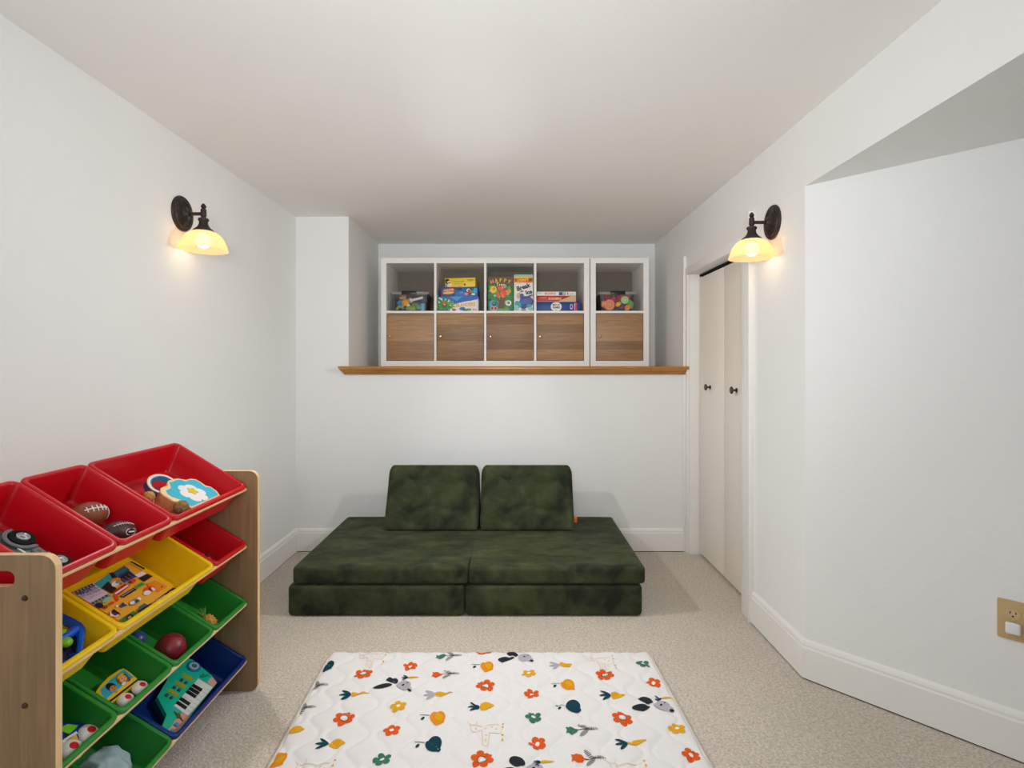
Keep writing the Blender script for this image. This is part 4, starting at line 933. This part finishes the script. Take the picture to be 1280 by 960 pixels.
# magnetic game box in the large yellow bin
M = fl(1, 1, 2); S = surf(1, 1, 2, .024, 80, 690, 8.533)
o = thing('game_box', 'flat magnetic game box with orange picture lid in the large yellow bin', 'game box', M)
cn = [S(82, 425), S(690, 108), S(1200, 392), S(625, 765)]
m = MB(); m.prism(cn, .002, .024, G['orange'], None, .0015)
amber = mat('print_amber', '#f4b53a', .4, var=.03); m.poly([(S(0, 0)[0]*0+p[0], p[1]) for p in [(cn[0][0]*.99+cn[2][0]*.01, cn[0][1]*.99+cn[2][1]*.01), (cn[1][0]*.99+cn[3][0]*.01, cn[1][1]*.99+cn[3][1]*.01), (cn[2][0]*.99+cn[0][0]*.01, cn[2][1]*.99+cn[0][1]*.01), (cn[3][0]*.99+cn[1][0]*.01, cn[3][1]*.99+cn[1][1]*.01)]], amber, None, .0242)
zz = [.0244]
def D(c, *p): m.poly([S(*q) for q in p], G[c] if isinstance(c, str) else c, None, zz[0]); zz[0] += .00006
def DE(c, x, y, rx, ry, rot=0):
    a0 = math.radians(rot); D(c, *[(x+rx*math.cos(t)*math.cos(a0)-ry*math.sin(t)*math.sin(a0), y+rx*math.cos(t)*math.sin(a0)+ry*math.sin(t)*math.cos(a0)) for t in [2*PI*i/14 for i in range(14)]])
D('lilac', (100, 440), (325, 345), (475, 440), (285, 548)); D('grey', (90, 428), (290, 335), (335, 358), (140, 465))
for i in range(6): D('dark', (110+i*34, 425-i*16), (128+i*34, 417-i*16), (146+i*34, 438-i*16), (134+i*34, 444-i*16))
D('grey', (275, 548), (472, 447), (512, 490), (325, 582))
for i in range(5): D('dark', (290+i*36, 545-i*19), (308+i*36, 536-i*19), (322+i*36, 552-i*19), (306+i*36, 558-i*19))
D('teal', (318, 345), (480, 232), (540, 300), (400, 388)); D('dteal', (500, 232), (640, 150), (700, 190), (560, 260)); D('dark', (478, 228), (520, 220), (575, 280), (510, 285))
D('navy', (560, 262), (680, 190), (775, 265), (640, 335)); D('dark', (585, 275), (680, 210), (740, 258), (640, 318))
for i in range(3):
    for j in range(4): DE('grey', 620+i*32+j*14, 290-i*22+j*9, 6, 4)
D('dark', (395, 388), (465, 322), (560, 398), (505, 450)); D('white', (750, 252), (835, 210), (872, 235), (790, 280)); D('dark', (790, 285), (885, 238), (945, 265), (850, 325))
DE('orange', 545, 320, 60, 36, -25); DE('white', 545, 345, 45, 30, -25); DE('grey', 570, 325, 28, 18, -20); DE('green', 600, 345, 14, 10)
D('red', (515, 435), (640, 345), (705, 362), (575, 470)); D('white', (530, 450), (670, 358), (690, 366), (548, 462)); D('dark', (585, 482), (735, 388), (772, 408), (635, 494)); D('grey', (605, 478), (735, 398), (745, 404), (618, 486))
DE('fire', 725, 320, 40, 24, -20); DE('brown', 700, 330, 20, 14); D('leaf', (750, 372), (825, 328), (866, 350), (785, 396)); D('green', (775, 370), (820, 345), (835, 354), (790, 380))
D('orange', (880, 345), (960, 310), (1100, 375), (1010, 430), (900, 400)); DE('fire', 905, 405, 60, 34, -15); DE('white', 880, 445, 42, 24, -15); DE('brown', 915, 405, 24, 18); DE('white', 945, 405, 26, 14, 40); DE('brown', 1038, 380, 10, 8)
D('fire', (520, 470), (560, 455), (580, 520), (560, 545), (540, 500)); DE('mint', 450, 520, 55, 22, -28); DE('fire', 500, 558, 36, 16, -25); DE('dark', 370, 580, 44, 28, 10); DE('brown', 435, 596, 24, 18); DE('fire', 435, 596, 12, 9)
DE('grey', 755, 538, 68, 30, -25); DE('white', 725, 552, 32, 17, -20); DE('white', 795, 512, 22, 18); DE('dgrey', 770, 535, 28, 14, -25)
D('navy', (590, 590), (620, 545), (640, 570), (672, 580), (610, 602)); DE('white', 560, 590, 14, 12); DE('white', 530, 668, 50, 36, 15); DE('brown', 530, 668, 34, 24, 20); D('dark', (490, 650), (520, 620), (580, 660), (600, 690)); DE('white', 500, 690, 18, 13)
D('green', (585, 735), (735, 640), (782, 668), (640, 765)); DE('dark', 690, 705, 40, 24, -25); DE('tan', 690, 712, 22, 13, -25)
D('dteal', (800, 590), (850, 560), (900, 590), (830, 640), (770, 640)); D('dark', (770, 650), (880, 580), (930, 560), (950, 580), (820, 660)); D('dark', (930, 560), (1150, 395), (1200, 395), (960, 545)); D('white', (970, 535), (1070, 470), (1080, 476), (980, 542)); D('white', (1110, 445), (1165, 415), (1175, 425), (1120, 455)); D('dark', (690, 118), (715, 112), (860, 190), (840, 202))
a, b = Vector(S(150, 468)), Vector(S(345, 385)); ang = math.atan2((b-a).y, (b-a).x)
c_ = (a+b)/2; m.text('MAGNETIC', (c_.x, c_.y), .0175, G['navy'], None, zz[0]+.0002, ang, (b-a).length/.093, .0006)
a, b = Vector(S(185, 505)), Vector(S(395, 405)); c_ = (a+b)/2; m.text('IT FICTION', (c_.x, c_.y), .0125, G['grey'], None, zz[0]+.0002, ang, 1.0, .0002)
a, b = Vector(S(235, 520)), Vector(S(430, 425)); c_ = (a+b)/2; m.text('play set', (c_.x, c_.y), .010, G['pink'], None, zz[0]+.0002, ang, 1.2)
m.obj('lid', o)

# blue toy car frame in the small yellow bin
M = fl(1, 0, 1); S = surf(1, 0, 1, .07, 75, 740, 8.727)
o = thing('toy_car', 'bright blue toy car with lime wheels in the small yellow bin', 'toy car', M)
m = MB()
fr_ = [(-120, 205), (20, 245), (150, 310), (215, 360), (250, 415), (240, 540), (225, 650)]
for i in range(len(fr_)-1):
    pass
m.tube([(*S(x, y), .062) for x, y in fr_], [.010, .010, .012, .013, .009, .0065, .0065], bblue, None, 8)
m.tube([(*S(x, y), .062) for x, y in ((215, 370), (170, 395), (110, 440), (40, 480), (-60, 500))], [.010, .011, .009, .008, .008], bblue, None, 8)
m.tube([(*S(x, y, .05), .05) for x, y in ((115, 465), (160, 540), (210, 640))], .0075, navy, None, 8)
m.obj('cab_frame', o)
m = MB(); m.prism([S(x, y, .045) for x, y in ((-100, 560), (150, 570), (210, 640), (225, 660), (120, 730), (30, 790), (-100, 850))], .004, .045, bblue, None, .005)
m.prism([S(x, y, .047) for x, y in ((-100, 570), (130, 580), (190, 640), (110, 665), (40, 690), (-100, 720))], .045, .047, navy); m.ell(S(62, 715, .046), .010, .008, navy, None, .0465); m.obj('body', o)
for x, y, r in ((70, 540, .0135), (38, 430, .008)):
    p = S(x, y, .062); m = MB(); m.ball((p[0], p[1], .06), r, lime, None, 3, (1.1, 1, .7)); m.obj('wheel', o)

# pineapple
M = fl(2, 3, 1); o = thing('toy_pineapple', 'toy pineapple with green leaves in a green bin', 'play food', M @ T(.008, -.094, .024) @ RZ(-8) @ RX(-78))
pin = mat('pineapple_skin', '#d8932e', .6, var=.1); m = MB()
m.lathe([(.0001, -.03), (.013, -.027), (.021, -.012), (.0225, .004), (.018, .022), (.009, .029), (.0001, .03)], pin, None, 22)
for j in range(5):
    for i in range(9):
        a = 2*PI*(i+.5*(j % 2))/9; z = -.02+j*.01; r = .0215*math.sqrt(max(.1, 1-(z/.033)**2)); m.ball((r*math.cos(a), r*math.sin(a), z), .0042, P('pineapple_bump', '#e8b04a'), None, 1)
m.obj('fruit', o)
m = MB(); pl_ = P('pineapple_leaf', '#5d9a48')
for i in range(14):
    a = i*2.4; s = .006+.012*(i/14); m.tube([(0, 0, .028), (s*.9*math.cos(a), s*.9*math.sin(a), .042), (s*1.7*math.cos(a), s*1.7*math.sin(a), .062-.0008*i)], [.0035, .003, .0004], pl_, None, 6)
m.obj('leaves', o)

# maroon ball and blue globe ball
M = fl(2, 2, 1)
m = MB(); m.ball((0, 0, 0), .044, maroon, None, 4)
for R in (RX(0), RX(90), RY(90)): m.tube([R @ Vector((.0441*math.cos(i*PI/24), .0441*math.sin(i*PI/24), 0)) for i in range(48)], .0007, dark_b, RZ(30) @ RX(25), 5, True)
tag(m.obj('rubber_ball', None, M @ T(.008, -.083, .0445)), 'maroon rubber ball in a green bin', 'ball')
gb = mat('globe_blue', '#3d4f96', .35, var=.5, scale=45); tag(MB().ball((0, 0, 0), .026, gb, None, 4).obj('globe_ball', None, M @ T(-.014, .012, .028)), 'small mottled blue ball behind the maroon ball', 'ball')

# two flat picture toys with white ball wheels
def ballwheel(o, M, p, r, h):
    m = MB(); m.ball((p[0], p[1], h), r, white, None, 4, (1, 1, .62)); w = m.obj('wheel', o)
    m = MB(); m.lathe([(r*.36, r*.581), (r*.22, r*.612), (.0001, r*.628)], redspot, T(p[0], p[1], h), 20); m.obj('hub_spot', w)
M = fl(2, 1, 1); S = surf(2, 1, 1, .05, 0, 810, 6.4)
o = thing('toy_bus', 'yellow toy bus with two painted children and white ball wheels in a green bin', 'toy bus', M)
busy = P('bus_yellow', '#f0c020'); m = MB()
m.prism([S(*p) for p in ((765, 350), (800, 295), (870, 225), (950, 172), (990, 158), (1040, 195), (1098, 238), (1115, 256), (890, 442), (850, 425), (790, 385))], .006, .05, busy, None, .003)
z = .0503
for c, pts in ((cyan_p, ((800, 335), (880, 255), (950, 200), (992, 172), (1068, 232), (848, 408), (815, 375))),):
    m.poly([S(*p) for p in pts], c, None, z)
m.poly([S(*p) for p in ((868, 425), (1104, 244), (1110, 256), (882, 436))], black, None, z)
def pe(c, x, y, rx, ry, rot, k): m.poly([S(x+rx*math.cos(t)*math.cos(rot)-ry*math.sin(t)*math.sin(rot), y+rx*math.cos(t)*math.sin(rot)+ry*math.sin(t)*math.cos(rot)) for t in [2*PI*i/16 for i in range(16)]], c, None, z+k*.0002)
pe(black, 888, 312, 44, 32, .1, 1); pe(skin2, 905, 325, 30, 24, -.5, 2); pe(black, 897, 322, 4, 5, 0, 3); pe(black, 916, 312, 4, 5, 0, 3); pe(redspot, 912, 334, 9, 4, -.5, 3); pe(skin2, 930, 352, 16, 8, -.6, 2)
pe(hair1, 975, 245, 52, 44, -.5, 1); pe(skin, 985, 250, 32, 28, -.5, 2); pe(P('toy_hair_blond', '#e8a838'), 962, 226, 34, 14, -.7, 3); pe(black, 975, 248, 4, 5, 0, 4); pe(black, 998, 236, 4, 5, 0, 4); pe(redspot, 994, 262, 9, 4, -.5, 4); pe(hair1, 1030, 250, 14, 20, 0, 2); pe(white, 990, 285, 20, 10, -.6, 2)
m.obj('body', o)
for x, y in ((1128, 312), (1012, 412)):
    p = S(x, y, .044); ballwheel(o, M, p, .0225, .040)
M = fl(2, 0, 1); S = surf(2, 0, 1, .05, 75, 870, 10.67)
o = thing('toy_bus', 'blue and lime rolling toy with white ball wheels in the nearest green bin', 'toy bus', M)
m = MB(); bb = P('rolling_toy_blue', '#1238a8')
m.prism([S(*p) for p in ((-90, 520), (-60, 400), (60, 355), (250, 345), (395, 352), (300, 470), (240, 600), (130, 640), (-20, 700))], .006, .05, bb, None, .003)
z = .0503
m.poly([S(*p) for p in ((-30, 440), (100, 375), (250, 388), (190, 450), (125, 510), (30, 470))], lime, None, z); m.poly([S(*p) for p in ((-20, 640), (60, 570), (215, 470), (240, 500), (120, 565), (-10, 670))], white, None, z)
m.poly([S(*p) for p in ((100, 592), (215, 512), (248, 585), (140, 618))], busy, None, z); m.poly([S(*p) for p in ((60, 500), (135, 505), (80, 560), (50, 540))], black, None, z+.0003)
m.obj('body', o)
for x, y in ((385, 505), (148, 722)):
    p = S(x, y, .046); ballwheel(o, M, p, .0265, .044)

# turquoise toy keyboard in the dark blue bin
M = fl(3, 2, 2); S = surf(3, 2, 2, .034, 180, 820, 8.727)
o = thing('toy_keyboard', 'turquoise and pink toy keyboard with piano keys in the dark blue bin', 'toy keyboard', M)
otl = [(140, 450), (255, 640), (188, 768), (345, 862), (500, 665), (800, 290), (745, 212), (530, 35), (400, 0)]
m = MB(); m.prism([S(*p) for p in otl], .022, .034, teal_p, None, .002); pts = [S(*p) for p in otl]
m.prism(pts, .003, .022, P('dark_teal_plastic', '#0f4f52'))
m.obj('body', o)
m = MB(); zt_ = .0342
m.poly([S(*p) for p in ((262, 812), (345, 858), (497, 662), (420, 612), (345, 700))], pink_p, None, zt_)
m.obj('pink_trim', o)
m = MB(); m.poly([S(*p) for p in ((692, 282), (738, 228), (796, 290), (748, 345))], pink_p, None, zt_); m.obj('pink_trim', o)
K = lambda u, v: tuple(Vector((590, 250)).lerp(Vector((318, 550)), u).lerp(Vector((750, 345)).lerp(Vector((485, 665)), u), v))
for i in range(8):
    m = MB(); m.prism([S(*K(i/8+.004, 0)), S(*K(i/8+.004, 1)), S(*K((i+1)/8-.004, 1)), S(*K((i+1)/8-.004, 0))], .034, .0365, white, None, .0005); m.obj('white_key', o)
for u in (.25, .365, .48, .74, .875):
    m = MB(); m.prism([S(*K(u-.04, 0)), S(*K(u-.04, .62)), S(*K(u+.04, .62)), S(*K(u+.04, 0))], .0365, .0395, black, None, .0006); m.obj('black_key', o)
olive = P('olive_label', '#a8a828'); dk = P('dark_button', '#4a4a50')
for cx_, cy_ in ((465, 245), (388, 325), (305, 410)):
    m = MB(); c = Vector((cx_, cy_)); e1 = Vector((55, 30)); e2 = Vector((-22, 27))
    m.prism([S(*(c-e1-e2)), S(*(c+e1-e2)), S(*(c+e1+e2*.2)), S(*(c-e1+e2*.2))], .034, .0348, olive)
    for k in (-.45, .45):
        q = c+e1*k+Vector((-32, 36)); p = S(*q); m.lathe([(.0058, .034), (.0056, .0372), (.0045, .038), (.0001, .038)], dk, T(p[0], p[1], 0), 16)
    m.obj('button_pad', o)
for x, y, r, nm in ((350, 755, .0068, 'button'), (303, 825, .0058, 'button')):
    p = S(x, y); m = MB(); m.lathe([(r, .034), (r*.95, .0385), (r*.7, .0395), (.0001, .0395)], cyan_p, T(p[0], p[1], 0), 20); m.obj(nm, o)
m = MB(); m.prism([S(*p) for p in ((325, 605), (365, 635), (385, 622), (392, 655), (425, 718), (380, 680), (365, 690), (345, 640))], .034, .0365, P('bolt_bronze', '#6a5a30')); m.obj('bolt_slider', o)
p = S(540, 120); m = MB(); m.lathe([(.0235, .034), (.0232, .0375), (.021, .0385), (.0001, .0385)], P('dial_blue', '#2a6fae'), T(p[0], p[1], 0), 26); m.ell((p[0], p[1]), .0175, .0165, P('dial_pale', '#9fc0cc'), None, .0388); m.ell((p[0]+.001, p[1]), .009, .008, dk, None, .039); m.ell((p[0]+.002, p[1]+.001), .004, .0035, olive, None, .0392); m.obj('dial', o)
p = S(660, 212); q = S(700, 245); m = MB(); m.text('abc', (p[0], p[1]), .026, P('dark_teal_print', '#1c6a5c'), None, .0344, math.atan2(q[1]-p[1], q[0]-p[0])*.4, 1, .0004); m.obj('lettering', o)

# pale cloth bundled in the bottom green bin
M = fl(3, 1, 1); m = MB(); n = 44; vs = []; fs = []
for j in range(n+1):
    for i in range(n+1):
        u, v = i/n*2-1, j/n*2-1
        r = math.sqrt(u*u+v*v)
        x = u*.064+.008*noise.noise(Vector((u*2, v*2, 3))); y = v*.055+.008*noise.noise(Vector((u*2, v*2, 9)))
        h = .012+.058*max(0, 1-r*r*.55)+.016*noise.noise(Vector((u*1.6+1, v*1.3, 0)))+.003*math.sin(u*9+3*noise.noise(Vector((u, v, 1)))*2)
        if max(abs(u), abs(v)) > .95: h = .008
        vs.append((x, y, max(.004, h)))
for j in range(n):
    for i in range(n): a = j*(n+1)+i; fs.append((a, a+1, a+n+2, a+n+1))
m.add(vs, fs, mat('pale_blue_cloth', '#b4cad2', .85, .1, var=.12, scale=25), None, True)
tag(m.obj('cloth', None, M @ T(-.004, -.05, .002), 80), 'pale blue crumpled cloth in the bottom green bin', 'cloth')

# ------------------------------------------------------------------ camera, light, world
cam = bpy.data.cameras.new('camera'); co = bpy.data.objects.new('camera', cam); COL.objects.link(co)
cam.sensor_width = 36; cam.sensor_fit = 'HORIZONTAL'; cam.lens = F/1280*36; cam.shift_y = -24/1280
co.location = (0, 0, CH); co.rotation_euler = (PI/2, 0, 0); SC.camera = co
def area(name, loc, tgt, sx, sy, e, col, spread=180):
    l = bpy.data.lights.new(name, 'AREA'); l.shape = 'RECTANGLE'; l.size = sx; l.size_y = sy; l.energy = e; l.color = col; l.spread = math.radians(spread)
    o = bpy.data.objects.new(name, l); COL.objects.link(o); o.location = loc
    o.rotation_euler = (Vector(tgt)-Vector(loc)).to_track_quat('-Z', 'Y').to_euler()
area('rear_fill_high', (-.1, -.7, 1.97), (0, 2.5, 1.2), 2.0, .22, LA, (.86, .93, 1))  # added unseen fill light, high behind the camera; no window there
area('ceiling_fill', (-.1, -.6, 1.3), (-.1, 2.2, 2.6), 1.6, 1.0, LC, (.86, .93, 1))  # added uplight behind the camera, brightens the ceiling and near walls
area('far_ceiling_fill', (-.1, -.6, 1.45), (-.1, 3.3, 2.25), .6, .5, LD, (.95, .97, 1), 75)  # added narrow fill beam, lifts the far ceiling and shelf fronts
w = bpy.data.worlds.new('world'); SC.world = w; w.use_nodes = True
bg = w.node_tree.nodes['Background']; bg.inputs[0].default_value = (.93, .96, 1, 1); bg.inputs[1].default_value = .02
SC.view_settings.view_transform = 'Standard'; SC.view_settings.look = 'None'; SC.view_settings.exposure = 0
SC.cycles.use_denoising = True
SC.cycles.max_bounces = 12; SC.cycles.diffuse_bounces = 6; SC.cycles.transparent_max_bounces = 16
